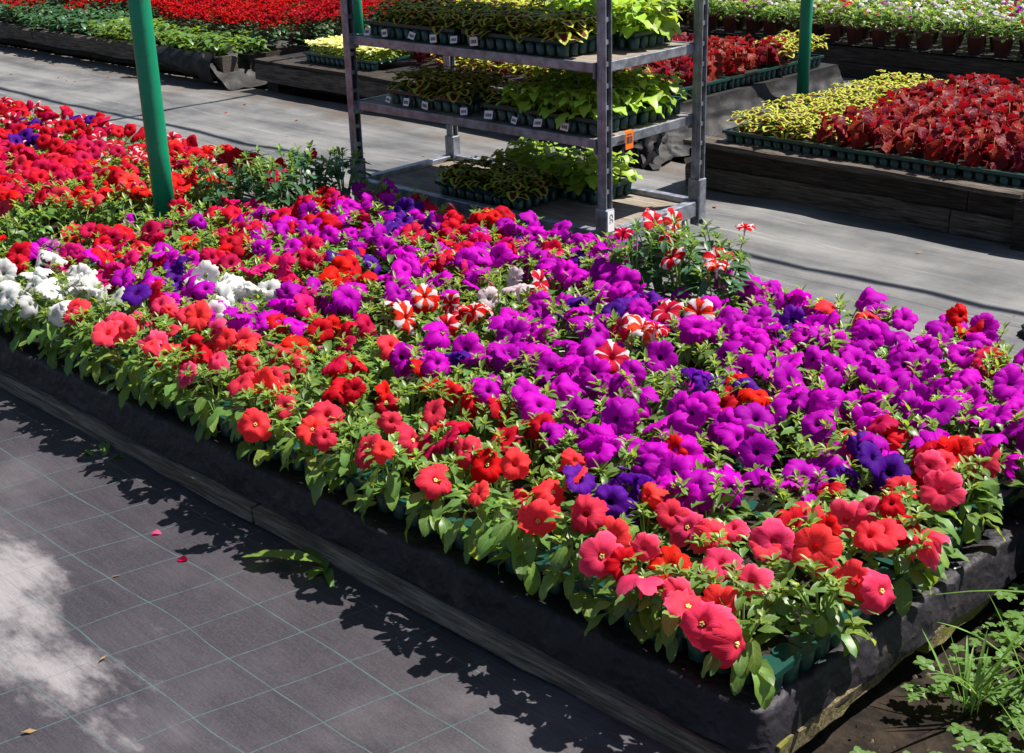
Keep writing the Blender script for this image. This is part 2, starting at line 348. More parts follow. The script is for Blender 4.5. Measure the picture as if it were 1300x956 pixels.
# ------------------------------------------------------------------ raised beds
BZ = .13           # top of the main platform
def plank(name, x0, x1, y0, y1, z0, z1, mat, parent, axis='x', warp=.006):
    """weathered plank with uneven faces, one mesh"""
    mb = MB(); n = 14; sd = rnd(0, 99)
    ring = [(0, 0), (.0, .12), (0, .88), (.12, 1), (.88, 1), (1, .88), (1, .12), (1, 0)]
    P = []
    for i in range(n + 1):
        t = i / n; row = []
        for j, (a, b) in enumerate(ring):
            w = Vector((fbm((t * 6, j * .7, sd), 1), fbm((t * 6, j * .7, sd + 9), 1), fbm((t * 6, j * .7, sd + 5), 1))) * warp
            if axis == 'x': p = Vector((x0 + (x1 - x0) * t, y0 + (y1 - y0) * a + w.y, z0 + (z1 - z0) * b + w.z))
            else: p = Vector((x0 + (x1 - x0) * a + w.x, y0 + (y1 - y0) * t, z0 + (z1 - z0) * b + w.z))
            row.append(p)
        P.append(row)
    mb.grid(P, 0, False, True)
    b = len(mb.v)
    for row, rev in ((P[0], axis == 'x'), (P[-1], axis != 'x')):
        i0 = len(mb.v); mb.v.extend(tuple(p) for p in row); idx = tuple(range(i0, i0 + len(row)))
        mb.face(idx if rev else tuple(reversed(idx)))
    return mb.build(name, mat, parent)

def liner(profile, along, x0, x1, n, amp, mat, parent, name='liner', skew=0, sc=5.):
    """sheet following a profile [(offset, z)] swept along x or y, with folds"""
    P = []
    for i in range(n + 1):
        s_ = x0 + (x1 - x0) * i / n; row = []
        for j, (o, z) in enumerate(profile):
            w = amp * fbm((s_, o * 2, z * 2), sc, 4)
            w2 = amp * .8 * fbm((s_ + 31, o * 2, z * 2), sc, 4)
            row.append((s_, o + w + skew * (s_ - x0), z + w2) if along == 'x' else (o + w + skew * (s_ - x0), s_, z + w2))
        P.append(row)
    mb = MB(); mb.grid(P); return mb.build(name, mat, parent)

bed = thing('raised_bed', 'long low raised bed in front, wrapped in black liner and crowded with petunias', 'raised bed')
for x in range(-9, 1, 2):
    x1 = min(x + 1.99, .40)
    if x < x1: plank('board', x, x1, -.034, .004, .0, .044, M_WOODL, bed)
plank('end_board', .425, .452, .03, .50, .020, .062, M_WOODM, bed, 'y', .007)
plank('end_board', .450, .477, .51, .93, .020, .062, M_WOODM, bed, 'y', .007); plank('end_board', .81, .84, .97, 1.44, .028, .08, M_WOODM, bed, 'y', .007)
mb = MB(); mb.box(-9, .38, .03, 1.455, .0, .10); mb.box(.382, .80, .97, 1.455, .02, .10); mb.build('platform', M_WOODD, bed)
prof = [(.023, .052), (.020, .062), (.016, .078), (.011, .098), (.007, .114), (.0035, .126), (-.001, .1315), (-.010, .1345), (-.03, .1335), (-.08, .131)]
path = [(Vector((-9 + 5 * i / 60, .004, 0)), Vector((0, -1, 0))) for i in range(60)] + [(Vector((-4 + 4.395 * i / 300, .004, 0)), Vector((0, -1, 0))) for i in range(301)]
path += [(Vector((.395 + .03 * math.sin(a), .034 - .03 * math.cos(a), 0)), Vector((math.sin(a), -math.cos(a), 0))) for a in [math.pi / 2 * i / 7 for i in range(1, 8)]]
path += [(Vector((.425 + .055 * t, .034 + .90 * t, 0)), Vector((1, -.055, 0)).normalized()) for t in [i / 80 for i in range(1, 81)]]
def wrap(name, path, prof, amp, sd):
    P = []; s_ = 0; last = None
    for c, n_ in path:
        s_ += (c - last).length if last else 0; last = c
        P.append([c + n_ * (o + amp * fbm((s_, o * 2, z * 2 + sd), 5., 4) - amp * 1.1 * abs(fbm((s_ * 1.0, o * 9 + z * 9, sd), 7., 3))) + UP * (z + amp * .6 * fbm((s_ + 31, o * 2, z * 2 + sd), 5., 4) - amp * .5 * abs(fbm((s_ * 1.2 + 7, o * 6, z * 6), 8., 3))) for o, z in prof])
    mb = MB(); mb.grid(P); return mb.build(name, M_LINER, bed)
wrap('liner', path, prof, .0075, 0)
mb = MB(); mb.grid([[(-9 + 9.415 * i / 120, y, BZ - .002 + .003 * fbm((i * .3, y, 0))) for i in range(121)] for y in [.085 + 1.375 * j / 16 for j in range(17)]]); mb.build('liner_top', M_LINER, bed)
wrap('end_liner', [(Vector((.49 + .32 * t, .945 - .01 * t, 0)), Vector((0, -1, 0))) for t in [i / 16 for i in range(17)]] + [(Vector((.81 + .03 * math.sin(a), .965 - .03 * math.cos(a), 0)), Vector((math.sin(a), -math.cos(a), 0))) for a in [math.pi / 2 * i / 6 for i in range(1, 7)]] + [(Vector((.84, .965 + .49 * t, 0)), Vector((1, 0, 0))) for t in [i / 24 for i in range(1, 25)]], [(-.004, .05), (.002, .07), (.006, .095), (.010, .115), (.004, .126), (-.01, .1335), (-.04, .1345), (-.09, .134)], .009, 5)
mb = MB(); mb.grid([[(x, y, BZ + .001 + .002 * fbm((x * 3, y * 3, 2))) for x in [.40 + .40 * i / 8 for i in range(9)]] for y in [.95 + .50 * j / 8 for j in range(9)]]); mb.build('liner_top', M_LINER, bed)
for x, y in ((.436, .20), (.448, .42), (.462, .66), (.424, .08)):
    mb = MB(); mb.box(-.009, .009, -.0012, .0012, 0, .002); mb.build('staple', M_WHITE, bed, (x - .012, y, .1365), q=Quaternion(UP, rnd(1.2, 2.2)))

# far row, right bed
rb = thing('raised_bed', 'board-sided bed of red and yellow coleus across the aisle on the right', 'raised bed')
xs = [-2.22, -.9, .4, 1.9, 3.4]
for z0, z1, off, m in ((.0, .095, .0, M_WOOD), (.10, .195, .015, M_WOODD)):
    for a, b in zip(xs, xs[1:]): plank('board', a + off * 4, b - .006 + off * 4, 3.27 + off, 3.31 + off, z0, z1, m, rb, 'x', .008)
plank('board', -2.22, -2.18, 3.33, 4.75, .1, .19, M_WOODD, rb, 'y'); plank('board', -2.22, -2.18, 3.33, 4.75, .0, .095, M_WOODD, rb, 'y')
plank('ledge', -2.20, -.6, 3.22, 3.37, .198, .222, M_WOOD, rb, 'x', .010); plank('ledge', -.59, 1.8, 3.22, 3.37, .198, .222, M_WOODD, rb, 'x', .010)
mb = MB(); mb.box(-2.17, 3.4, 3.35, 4.80, 0, .2); mb.build('platform', M_WOODD, rb)
plank('corner_post', -.62, -.55, 3.215, 3.255, .0, .19, M_WOODD, rb, 'y')
# far row, middle bed with black film
mbd = thing('raised_bed', 'film-draped bed behind the trolley carrying red coleus, its black film crumpled at the corner', 'raised bed')
plank('beam', -6.02, -4.4, 3.56, 3.66, .075, .185, M_WOOD, mbd, 'x', .012); plank('beam', -4.39, -2.75, 3.56, 3.66, .075, .185, M_WOOD, mbd, 'x', .012)
plank('ledge', -6.02, -2.8, 3.56, 3.74, .19, .21, M_WOODD, mbd, 'x', .01)
for x in (-5.95, -4.9, -3.9, -3.0): plank('foot', x, x + .12, 3.60, 3.72, .0, .08, M_WOODD, mbd, 'x')
mb = MB(); mb.box(-6.0, -2.78, 3.76, 5.45, 0, .185); mb.build('platform', M_WOODD, mbd)
P = []
for i in range(71):
    y = 3.50 + 2.0 * i / 70; row = []
    for j in range(15):
        t = j / 14; z = .205 - .20 * t
        out = .02 + .16 * t ** 1.5
        w = .035 * t ** .5 * fbm((y * 1.4, t * .8, 3.), 2.5, 4) + .012 * math.sin(y * 40 + t * 7) * t
        crum = max(0, 1 - (y - 3.5) / .5)
        row.append((-2.80 + out + w + crum * (.10 * t + .07 * fbm((y * 3, t * 3, 8.), 4, 4)), y - crum * .12 * t, max(.006, z + crum * .05 * fbm((y * 4, t * 4, 1.), 3, 3) * t)))
    P.append(row)
mb = MB(); mb.grid(P); mb.build('film_drape', M_FILM, mbd)
P = [[(-2.95 + .42 * i / 24 + .03 * fbm((i * .3, j * .4, 2), 1), 3.56 - .16 * (j / 10) ** 1.3 + .05 * fbm((i * .35, j * .5, 7), 1, 4), max(.006, .205 * (1 - j / 10) ** .8 + .045 * abs(fbm((i * .5, j * .4, 4), 1, 4)) * (j / 10 + .2))) for i in range(25)] for j in range(11)]
mb = MB(); mb.grid(P); mb.build('film_drape', M_FILM, mbd)
mb = MB(); mb.grid([[(-6 + 3.22 * i / 50, y, .207 + .004 * fbm((i * .3, y * 4, 0))) for i in range(51)] for y in (3.745, 4.3, 4.9, 5.49)]); mb.build('liner_top', M_FILM, mbd)
# far row, left bed
lb = thing('raised_bed', 'timber-edged bed of red flowers at the upper left, black film hanging off its end', 'raised bed')
for a, b in ((-14, -11.6), (-11.59, -9.0), (-8.99, -6.3)):
    plank('beam', a, b, 3.50, 3.62, .09, .195, M_WOOD, lb, 'x', .014); plank('board', a, b, 3.66, 3.70, .0, .088, M_WOODD, lb, 'x', .01)
mb = MB(); mb.box(-14, -6.3, 3.72, 5.45, 0, .19); mb.build('platform', M_WOODD, lb)
P = [[(-6.45 + .30 * (j / 12) ** 1.4 + .06 * fbm((i * .2, j * .2, 5), 1, 4), 3.44 + 1.9 * i / 40, max(.006, .23 - .225 * j / 12 + .03 * fbm((i * .3, j * .3, 9), 1))) for j in range(13)] for i in range(41)]
mb = MB(); mb.grid(P); mb.build('film_drape', M_FILM, lb)
P = [[(-7.3 + .95 * i / 24, 3.47 - .05 * math.sin(j * .35) + .03 * fbm((i * .3, j * .4, 7), 1, 4), .225 - .20 * (j / 8) * (.45 + .55 * i / 24) + .012 * fbm((i * .4, j * .3, 2), 1)) for i in range(25)] for j in range(9)]
mb = MB(); mb.grid(P); mb.build('film_drape', M_FILM, lb)
# bed of pots beyond the far aisle
fb = thing('raised_bed', 'dark board-sided bed beyond the far aisle holding rows of brown pots', 'raised bed')
for a in range(-10, 6, 2): plank('board', a, a + 1.99, 6.16, 6.20, .0, .10, M_WOODD, fb); plank('board', a + .5, a + 2.49, 6.175, 6.215, .103, .20, M_WOODD, fb)
mb = MB(); mb.box(-10, 6.4, 6.22, 9.5, 0, .205); mb.build('platform', M_WOODD, fb)
mb = MB(); mb.grid([[(-10 + 16.4 * i / 60, y, .21 + .004 * fbm((i * .3, y * 4, 0))) for i in range(61)] for y in (6.17, 7, 8, 9.5)]); mb.build('liner_top', M_LINER, fb)

# ------------------------------------------------------------------ green poles and unseen overhead pipes set by their shadow lines
def pole(x, y, z0, r, label, lean=(0, 0), top=2.55):
    t = thing('support_pole', label, 'pole', (x, y, 0), 0, 'green tunnel poles')
    mb = MB(); mb.tube([(lean[0] * z, lean[1] * z, z) for z in (z0, .5, 1.0, 1.5, 2.0, top)], r, 24); mb.build('tube', M_POLE, t)
    mb = MB(); mb.tube([(lean[0] * top, lean[1] * top, top), (lean[0] * top, lean[1] * top, top + .02)], r * 1.25, 16); mb.build('cap', M_STEEL, t)
    return t
pole(-2.855, .915, BZ, .039, 'thick green pole standing in the gap of the petunia bed, the nearest pole')
pole(-2.64, 4.90, .0, .034, 'green pole beside the yellow coleus on the right, behind the trolley')
pole(-6.08, 4.52, .0, .034, 'short visible length of green pole behind the trolley left post')
pr = thing('added_roof_pipe', 'thin overhead pipe that throws a line of shadow along the aisle', 'pipe')  # unseen pipe added for its shadow line
mb = MB(); mb.tube([(-16, 3.86, 2.62), (-6, 3.86, 2.66), (8, 3.86, 2.62)], .022, 8); mb.build('tube', M_STEEL, pr)
pr = thing('added_roof_pipe', 'thin overhead cross pipe joining the green poles', 'pipe')  # unseen pipe added for its shadow line, clear of the poles
mb = MB(); mb.tube([(-5.1, 1.0, 2.585), (-5.1, 3.86, 2.72), (-5.1, 6.0, 2.585)], .022, 8); mb.build('tube', M_STEEL, pr)

# ------------------------------------------------------------------ trolley
TR = thing('plant_trolley', 'galvanised steel plant trolley with three shelves standing in the aisle', 'trolley', (-2.893, 1.875, 0), R(1.25))
TL, TW = 1.35, .564
def post(x, y):
    """slotted channel post, open towards +x"""
    mb = MB(); w, d = .021, .017; xf, xo = x + w * .1, x + w
    mb.box(x - w, xf, y - d, y + d, .10, 1.92, 0, .003)
    mb.box(xf + .0005, xo, y - d, y - d + .004, .10, 1.92, 0); mb.box(xf + .0005, xo, y + d - .004, y + d, .10, 1.92, 0)
    z = .34
    while z < 1.9: mb.box(xf + .004, xo - .006, y - d + .0042, y + d - .0042, z, z + .016, 0); z += .075
    p = mb.build('post', M_STEEL, TR)
    mb = MB(); mb.box(xf + .0006, xf + .003, y - d + .0045, y + d - .0045, .105, 1.915); mb.build('slot_shade_strip', M_DARK, p)  # dark strip paints the shade inside the open channel
    mb = MB(); mb.box(x - .027, x + .027, y - .023, y + .023, .125, .285, 0, .003); mb.build('socket', M_STEEL, p)
    return p
posts = [post(0, 0), post(TL, 0), post(TL, TW), post(0, TW)]
# base
def rail(x0, x1, y0, y1, z0, z1, nm): mb = MB(); mb.box(x0, x1, y0, y1, z0, z1, 0, .003); return mb.build(nm, M_STEEL, TR)
rail(.03, TL - .03, -.018, .018, .135, .2, 'base_rail'); rail(.03, TL - .03, TW - .018, TW + .018, .135, .2, 'base_rail')
rail(-.018, .018, .026, TW - .026, .14, .2, 'base_rail'); rail(TL - .018, TL + .018, .026, TW - .026, .14, .2, 'base_rail')
mb = MB(); mb.box(.02, TL - .02, .02, TW - .02, .155, .178); mb.build('base_deck', M_PLY, TR)
for x, y in ((.05, .05), (TL - .05, .05), (TL - .05, TW - .05), (.05, TW - .05)):
    mb = MB(); mb.tube([(x - .016, y, .054), (x + .016, y, .054)], .054, 18); w_ = mb.build('wheel', M_RUBBER, TR)
    mb = MB(); mb.box(x - .028, x - .018, y - .02, y + .02, .05, .135); mb.box(x + .018, x + .028, y - .02, y + .02, .05, .135); mb.box(x - .028, x + .028, y - .02, y + .02, .1352, .14); mb.build('fork', M_STEEL, w_)
for zt in (.53, .797, 1.45):
    sh = MB()
    sh.box(.024, TL - .024, .004, TW - .004, zt - .012, zt - .004); dk = sh.build('shelf_deck', M_PLY, TR)
    fr = MB()
    fr.box(.024, TL - .024, -.006, .004, zt - .034, zt, 0, .002); fr.box(.024, TL - .024, TW - .004, TW + .006, zt - .034, zt, 0, .002)
    fr.box(.012, .023, .022, TW - .022, zt - .034, zt + .001, 0, .002); fr.box(TL - .023, TL - .012, .022, TW - .022, zt - .034, zt + .001, 0, .002)
    fr.build('shelf_rim', M_STEEL, dk)
    for x, y in ((0, 0), (TL, 0), (TL, TW), (0, TW)):
        h = MB(); h.box(x - .03 if x else x + .022, x - .022 if x else x + .03, y - .026, y + .026, zt - .05, zt + .004); h.build('bracket', M_STEEL, dk)
# maker's letters on the right-hand front socket
def letters(txt, size, mat, name, parent, M):
    cu = bpy.data.curves.new(name, 'FONT'); cu.body = txt; cu.size = size; cu.extrude = .0004; cu.align_x = 'CENTER'; cu.align_y = 'CENTER'
    t = bpy.data.objects.new(name, cu); dg = bpy.context.evaluated_depsgraph_get()
    COL.objects.link(t); dg.update(); me = bpy.data.meshes.new_from_object(t.evaluated_get(dg)); bpy.data.objects.remove(t)
    me.name = name; me.materials.clear(); me.materials.append(mat)
    o = link(name, me, parent); o.matrix_local = M; return o
pl = MB(); pl.box(TL + .0272, TL + .0285, -.018, .018, .20, .28); plate = pl.build('badge', M_WHITE, posts[1])
letters('CC', .024, M_INK, 'lettering', plate, Matrix.Translation((TL + .0292, 0, .25)) @ Matrix.Rotation(R(90), 4, 'X') @ Matrix.Rotation(R(90), 4, 'Y') if False else Matrix.Translation((TL + .0292, 0, .252)) @ Matrix(((0, 0, 1, 0), (0, 1, 0, 0), (-1, 0, 0, 0), (0, 0, 0, 1))))
ot = tag(MB().build('shelf_tag', M_ORANGE), 'orange barcode tag hooked over the side of the middle shelf', 'tag'); bpy.data.objects.remove(ot)
t = thing('shelf_tag', 'orange barcode tag hooked over the side of the middle shelf', 'tag', (-1.535, 2.03, .50), R(1.25))
mb = MB(); mb.box(0, .0015, -.022, .022, -.02, .045); mb.box(-.012, -.0003, -.022, .022, .0435, .045); mb.build('card', M_ORANGE, t)
mb = MB(); x = -.017
while x < .016: w = random.choice((.001, .002, .003)); mb.box(.0016, .0021, x, x + w, .0, .026); x += w + random.choice((.0015, .0025))
mb.box(.0016, .0021, -.015, .012, .031, .035)
mb.build('barcode', M_INK, t)

# ------------------------------------------------------------------ trays
TH = .062
def cell_mesh(p, h):
    mb = MB(); a = p * .5 - .0025; b = a * .80; c = .009
    def ring(s_, z): return [(s_ - c, -s_, z), (s_, -s_ + c, z), (s_, s_ - c, z), (s_ - c, s_, z), (-s_ + c, s_, z), (-s_, s_ - c, z), (-s_, -s_ + c, z), (-s_ + c, -s_, z)]
    mb.grid([[Vector(q) for q in ring(s_, z)] for s_, z in ((b, .0), (a, h))], 0, True, True)
    mb.face(tuple(len(mb.v) - 8 + i for i in range(8)), 0)
    return mb.mesh('cell', M_TRAY)
CELL = {}
RIMS = {}
def tray(x, y, z, nx, ny, p, label, sides='-y+x', rot=0, group='green plastic plant trays', cells=True):
    """green cell tray with its lower left corner at x, y"""
    t = thing('plant_tray', label, 'tray', (x, y, z), rot, group)
    L, Wd = nx * p, ny * p
    key = (nx, ny, p)
    if key not in RIMS:
        mb = MB(); e = .006
        mb.box(-e, L + e, -e, .004, TH - .006, TH, 0); mb.box(-e, L + e, Wd - .004, Wd + e, TH - .006, TH, 0)
        mb.box(-e, .004, .0042, Wd - .0042, TH - .006, TH, 0); mb.box(L - .004, L + e, .0042, Wd - .0042, TH - .006, TH, 0)
        mb.box(-e, L + e, -e, -e + .0015, TH - .013, TH - .0062, 0); mb.box(L + e - .0015, L + e, -e + .002, Wd + e, TH - .013, TH - .0062, 0)
        s2 = MB(); s2.box(.0045, L - .0045, .0045, Wd - .0045, TH - .022, TH - .012)
        RIMS[key] = (mb.mesh('rim', M_TRAY), s2.mesh('soil', M_POTSOIL))
    link('rim', RIMS[key][0], t); link('soil', RIMS[key][1], t)
    if p not in CELL: CELL[p] = cell_mesh(p, TH - .008)
    if cells:
        for i in range(nx):
            for j in range(ny):
                if ('-y' in sides and j == 0) or ('+x' in sides and i == nx - 1) or ('-x' in sides and i == 0) or ('+y' in sides and j == ny - 1):
                    link('cell', CELL[p], t, ((i + .5) * p, (j + .5) * p, .001))
    return t

# ------------------------------------------------------------------ flower and leaf meshes
def flower_mb(seed, R0=.045, droop=.35, ruff=1.0, seg=40):
    """five fused lobes round a narrow throat, creased seams, ruffled rim"""
    random.seed(seed); mb = MB()
    ph = rnd(0, 6.28); sq = rnd(.86, 1.0); lob = [rnd(.90, 1.08) for _ in range(5)]
    lz = [rnd(-.50, .12) * (.25 + droop) for _ in range(5)]; lt_ = [rnd(-.34, .34) * (.5 + droop * .5) for _ in range(5)]
    rings = [(.0, -.024), (.085, -.014), (.15, -.004), (.26, .0005), (.45, .003), (.65, .004), (.83, .003), (.94, .001), (1.0, -.001)]
    P = []
    for r, z in rings:
        row = []
        for k in range(seg):
            th = 2 * math.pi * k / seg
            q = th * 5 / (2 * math.pi); i = int(q) % 5; lt = q % 1; e = abs(lt - .5) * 2
            notch = 1 - .20 * r ** 3 * e ** 3 + .035 * r ** 3 * math.sin(th * 15 + ph * 3) * ruff
            rr = R0 * r * notch * (1 + (lob[i] - 1) * (1 - e * e))
            zz = z * (R0 / .042)
            zz -= R0 * .10 * r * e ** 7 * (1 if r > .1 else 0)                       # seam crease
            zz += R0 * r ** 2.2 * (lz[i] * (1 - e ** 2) + lt_[i] * (lt - .5) * 1.4 * (1 - e ** 3))   # each lobe tips its own way
            zz += R0 * r ** 5 * ruff * (.06 * math.sin(th * 10 + ph) + .075 * math.sin(th * 19 + ph * 2)) - droop * .14 * R0 * r ** 4
            row.append(Vector((rr * math.cos(th), rr * math.sin(th) * sq, zz)))
        P.append(row)
    b = len(mb.v)
    mb.v.append(tuple(P[0][0]))
    for row in P[1:]: mb.v.extend(tuple(p) for p in row)
    def vi(i, k): return b if i == 0 else b + 1 + (i - 1) * seg + k % seg
    for i in range(len(rings) - 1):
        r0, r1 = rings[i][0], rings[i + 1][0]
        for k in range(seg):
            t0, t1 = 5 * k / seg, 5 * (k + 1) / seg
            if i == 0: mb.face((b, vi(1, k), vi(1, k + 1)), 0, [(0, t0), (r1, t0), (r1, t1)], True)
            else: mb.face((vi(i, k), vi(i + 1, k), vi(i + 1, k + 1), vi(i, k + 1)), 0, [(r0, t0), (r1, t0), (r1, t1), (r0, t1)], True)
    # tube behind
    mb2 = MB(); mb2.tube([(0, 0, -.004), (0, 0, -.022), (0, 0, -.04)], [.0062 * R0 / .042, .004, .0022], 6, 0, False)
    for i in range(len(mb2.uv)): mb2.uv[i] = (.5, 0)
    mb.add(mb2, Matrix())
    return mb
NF = 12
FMB = [flower_mb(100 + i, .0445, (.15, .6, 1.1)[i % 3], rnd(.7, 1.4)) for i in range(NF)]
FMB += [flower_mb(150 + i, .040, 2.6 + i * .5, 2.2) for i in range(3)]
FMESH = {c: [m.mesh('flower', PETAL[c]) for m in FMB] for c in PETAL}
FLOW = [flower_mb(300 + i, .0445, .8, 1., 15) for i in range(4)]
# stamens: small yellow centre of the big near flowers
mb = MB()
for k in range(5):
    a = k * 1.257; mb.tube([(0.0015 * math.cos(a), .0015 * math.sin(a), -.014), (.0035 * math.cos(a), .0035 * math.sin(a), .0005)], [.0006, .0016], 5)
k = NT('stamen'); STAMEN = mb.mesh('stamen', k.done(k.principled((.62, .50, .14), .6)))

def foliage_mb(seed, big=16, ros=6, h=.11, rad=.075, bigL=(.045, .075), tipL=(.014, .030)):
    """leaf mass of one petunia: stems, broad leaves, tip rosettes; slots 0 leaf, 1 young leaf, 2 stem"""
    random.seed(seed); mb = MB()
    tips = []
    for s_ in range(ros):
        a = s_ * 2.4 + rnd(-.4, .4); rr = rad * (rnd(.35, 1.0) if s_ else .1); hh = h * rnd(.75, 1.1)
        tip = Vector((rr * math.cos(a), rr * math.sin(a), hh)); tips.append(tip)
        mid = tip * .5 + Vector((0, 0, hh * .12))
        mb.tube([(0, 0, -.01), mid, tip], [.0028, .0024, .0018], 4, 2, False)
        for q in range(3):
            t = rnd(.35, .9); p = mid.lerp(tip, t) if t > .5 else Vector((0, 0, 0)).lerp(mid, t * 2); b = rnd(0, 6.28)
            mb.leaf(p, (math.cos(b), math.sin(b), rnd(.0, .5)), (-.3 * math.cos(b), -.3 * math.sin(b), 1), rnd(.03, .05), rnd(.014, .022), rnd(.2, 1.0), .3, 0, 4, .2)
        for q in range(10):
            b = q * 2.4 + rnd(-.3, .3); up = rnd(.1, 1.6)
            mb.leaf(tip + Vector((0, 0, rnd(-.012, .006))), (math.cos(b), math.sin(b), up), (-math.cos(b) * up, -math.sin(b) * up, 1), rnd(*tipL), rnd(.006, .012), rnd(.0, .9), .35, 1, 3, .1)
    for s_ in range(big):
        a = s_ * 2.399 + rnd(-.3, .3); z = h * rnd(.05, .8); L = rnd(*bigL); rr = rad * rnd(.05, .55)
        mb.leaf((rr * math.cos(a), rr * math.sin(a), z), (math.cos(a), math.sin(a), rnd(-.1, .7)), (-.2 * math.cos(a), -.2 * math.sin(a), 1), L, L * rnd(.38, .52), rnd(.3, 1.4), rnd(.1, .35), 0, 4, .25)
    return mb
FOLM = [M_LEAF, M_LEAFB, M_STEM]
FOL_MB = [foliage_mb(500 + i) for i in range(8)]
FOL = [m.mesh('foliage', FOLM) for m in FOL_MB]
FOLF = [foliage_mb(600 + i, 8, 6, .12, .07).mesh('foliage', FOLM) for i in range(6)]      # front edge: big leaves are parts of their own
FOLT = [foliage_mb(650 + i, 46, 8, .19, .085, (.045, .075)).mesh('foliage', [M_LEAFD, M_LEAF, M_STEM]) for i in range(3)]   # tall
LEAFM = []
random.seed(9)
for i in range(8):
    mb = MB(); L = .08; mb.leaf((0, 0, 0), (1, 0, 0), (0, 0, 1), L, L * rnd(.36, .5), rnd(.5, 1.7), rnd(.1, .4), 0, 6, .25, rnd(.36, .5)); LEAFM.append(mb.mesh('leaf', M_LEAF))
LEAFD = []
for m in LEAFM: c = m.copy(); c.materials[0] = M_LEAFB; LEAFD.append(c)
mb = MB(); mb.tube([(0, 0, 0), (.003, 0, .018), (.004, 0, .032), (.005, 0, .046)], [.0016, .0028, .005, .0015], 6, 0)
BUD = {c: mb.mesh('bud', m) for c, m in (('purple', M_BUD), ('x', PETAL['magenta']))}

# ------------------------------------------------------------------ petunias
def inside(p, poly):
    x, y = p; r = False; n = len(poly)
    for i in range(n):
        (x0, y0), (x1, y1) = poly[i], poly[i - 1]
        if (y0 > y) != (y1 > y) and x < (x1 - x0) * (y - y0) / (y1 - y0) + x0: r = not r
    return r
# flower colours across the bed, in bed coordinates
ZONES = [
    ('white', [(-2.48, .02), (-2.52, .27), (-2.22, .41), (-1.91, .26), (-1.9, .12), (-2.06, -.02)]),
    ('white', [(-1.97, .44), (-1.78, .60), (-1.50, .42), (-1.66, .28)]),
    ('crimson', [(-2.66, .45), (-2.59, .57), (-2.32, .44), (-2.35, .3)]),
    ('crimsonmix', [(-2.55, .62), (-2.3, .82), (-1.83, .96), (-1.54, .72), (-1.68, .51), (-1.86, .55), (-2.22, .47)]),
    ('crimson', [(-2.0, 1.42), (-1.77, 1.55), (-1.58, 1.36), (-1.78, 1.25)]),
    ('crimsonmix', [(-1.77, 1.24), (-1.53, 1.31), (-1.36, 1.07), (-1.56, 1.06)]),
    ('starfoot', [(-2.30, 1.36), (-2.30, 1.6), (-1.92, 1.6), (-1.92, 1.36)]),
    ('starmid', [(-1.26, .64), (-1.07, .79), (-.87, .6), (-1.04, .45)]),
    ('pale', [(-1.29, 1.0), (-1.05, 1.09), (-.8, .82), (-1.0, .73)]),
    ('star', [(-.72, .9), (-.62, .98), (-.38, .71), (-.47, .62)]),
    ('star', [(-.60, 1.0), (-.49, 1.1), (-.29, .84), (-.4, .76)]),
    ('tallstar', [(-1.02, 1.30), (-1.02, 1.6), (-.60, 1.6), (-.60, 1.30)]),
    ('violet', [(-.54, 1.45), (-.34, 1.42), (-.24, 1.2), (-.41, 1.19)]),
    ('coralback', [(-.36, 1.45), (-.28, 1.5), (-.12, 1.36), (-.27, 1.29)]),
    ('tallgreen', [(-2.85, 1.05), (-2.85, 1.6), (-2.45, 1.6), (-2.42, 1.05)]), ('lime', [(-2.83, .71), (-2.48, .85), (-2.23, .68), (-2.55, .5)]),
    ('coral', [(-2.6, -.2), (-2.5, .12), (-1.8, .21), (-1.47, .28), (-1.04, .22), (-.52, .14), (-.31, .13), (-.08, .10), (.10, .30), (.22, .34), (.27, .56), (.36, .77), (.6, .70), (.6, -.3)]),
    ('red', [(-1.49, .48), (-1.33, .61), (-1.13, .49), (-.79, .41), (-.42, .41), (-.10, .19), (-.28, .05), (-.55, .1), (-.98, .2), (-1.24, .26)]),
]
def zone(x, y):
    if x < -2.93:       # the bed left of the gap
        if y > 1.05: return 'leftback'
        if x > -3.25: return 'greenfront' if y < .80 else 'leftred'
        return 'leftred'
    for n, p in ZONES:
        if inside((x, y), p): return n
    if x < -2.05 and y < 1.0: return 'leftmix'
    return 'mixed' if x < -1.15 else 'purple'
W_ = random.choices
MIX = {
    'starfoot': lambda: W_(['star', 'crimson'], [70, 30])[0],
    'leftmix': lambda: W_(['crimson', 'red', 'magenta', 'purple'], [32, 16, 22, 30])[0],
    'purple': lambda: W_(['purple', 'violet', 'red', 'crimson'], [88, 6, 4, 2])[0], 'mixed': lambda: W_(['purple', 'violet', 'red', 'crimson', 'magenta'], [68, 5, 6, 11, 10])[0],
    'white': lambda: W_(['white', 'magenta'], [93, 7])[0], 'crimson': lambda: W_(['crimson', 'red'], [75, 25])[0],
    'crimsonmix': lambda: W_(['crimson', 'magenta', 'red', 'purple'], [55, 20, 10, 15])[0], 'starmid': lambda: W_(['starred', 'red'], [65, 35])[0],
    'pale': lambda: W_(['pale', 'star'], [75, 25])[0], 'star': lambda: W_(['star', 'starred', 'purple'], [55, 20, 25])[0], 'tallstar': lambda: W_(['star', 'starred', 'red'], [60, 20, 20])[0],
    'violet': lambda: 'violet', 'coralback': lambda: W_(['coral', 'violet'], [70, 30])[0], 'lime': lambda: W_(['purple', 'magenta'], [70, 30])[0],
    'coral': lambda: W_(['coral', 'pink', 'red'], [72, 18, 10])[0], 'red': lambda: W_(['red', 'coral', 'crimson'], [70, 15, 15])[0],
    'leftred': lambda: W_(['crimson', 'red', 'magenta', 'coral'], [55, 33, 7, 5])[0], 'leftback': lambda: W_(['red', 'crimson', 'star', 'violet'], [44, 22, 28, 6])[0],
    'greenfront': lambda: W_(['coral', 'purple'], [90, 10])[0], 'tallgreen': lambda: W_(['crimson', 'magenta'], [60, 40])[0],
}
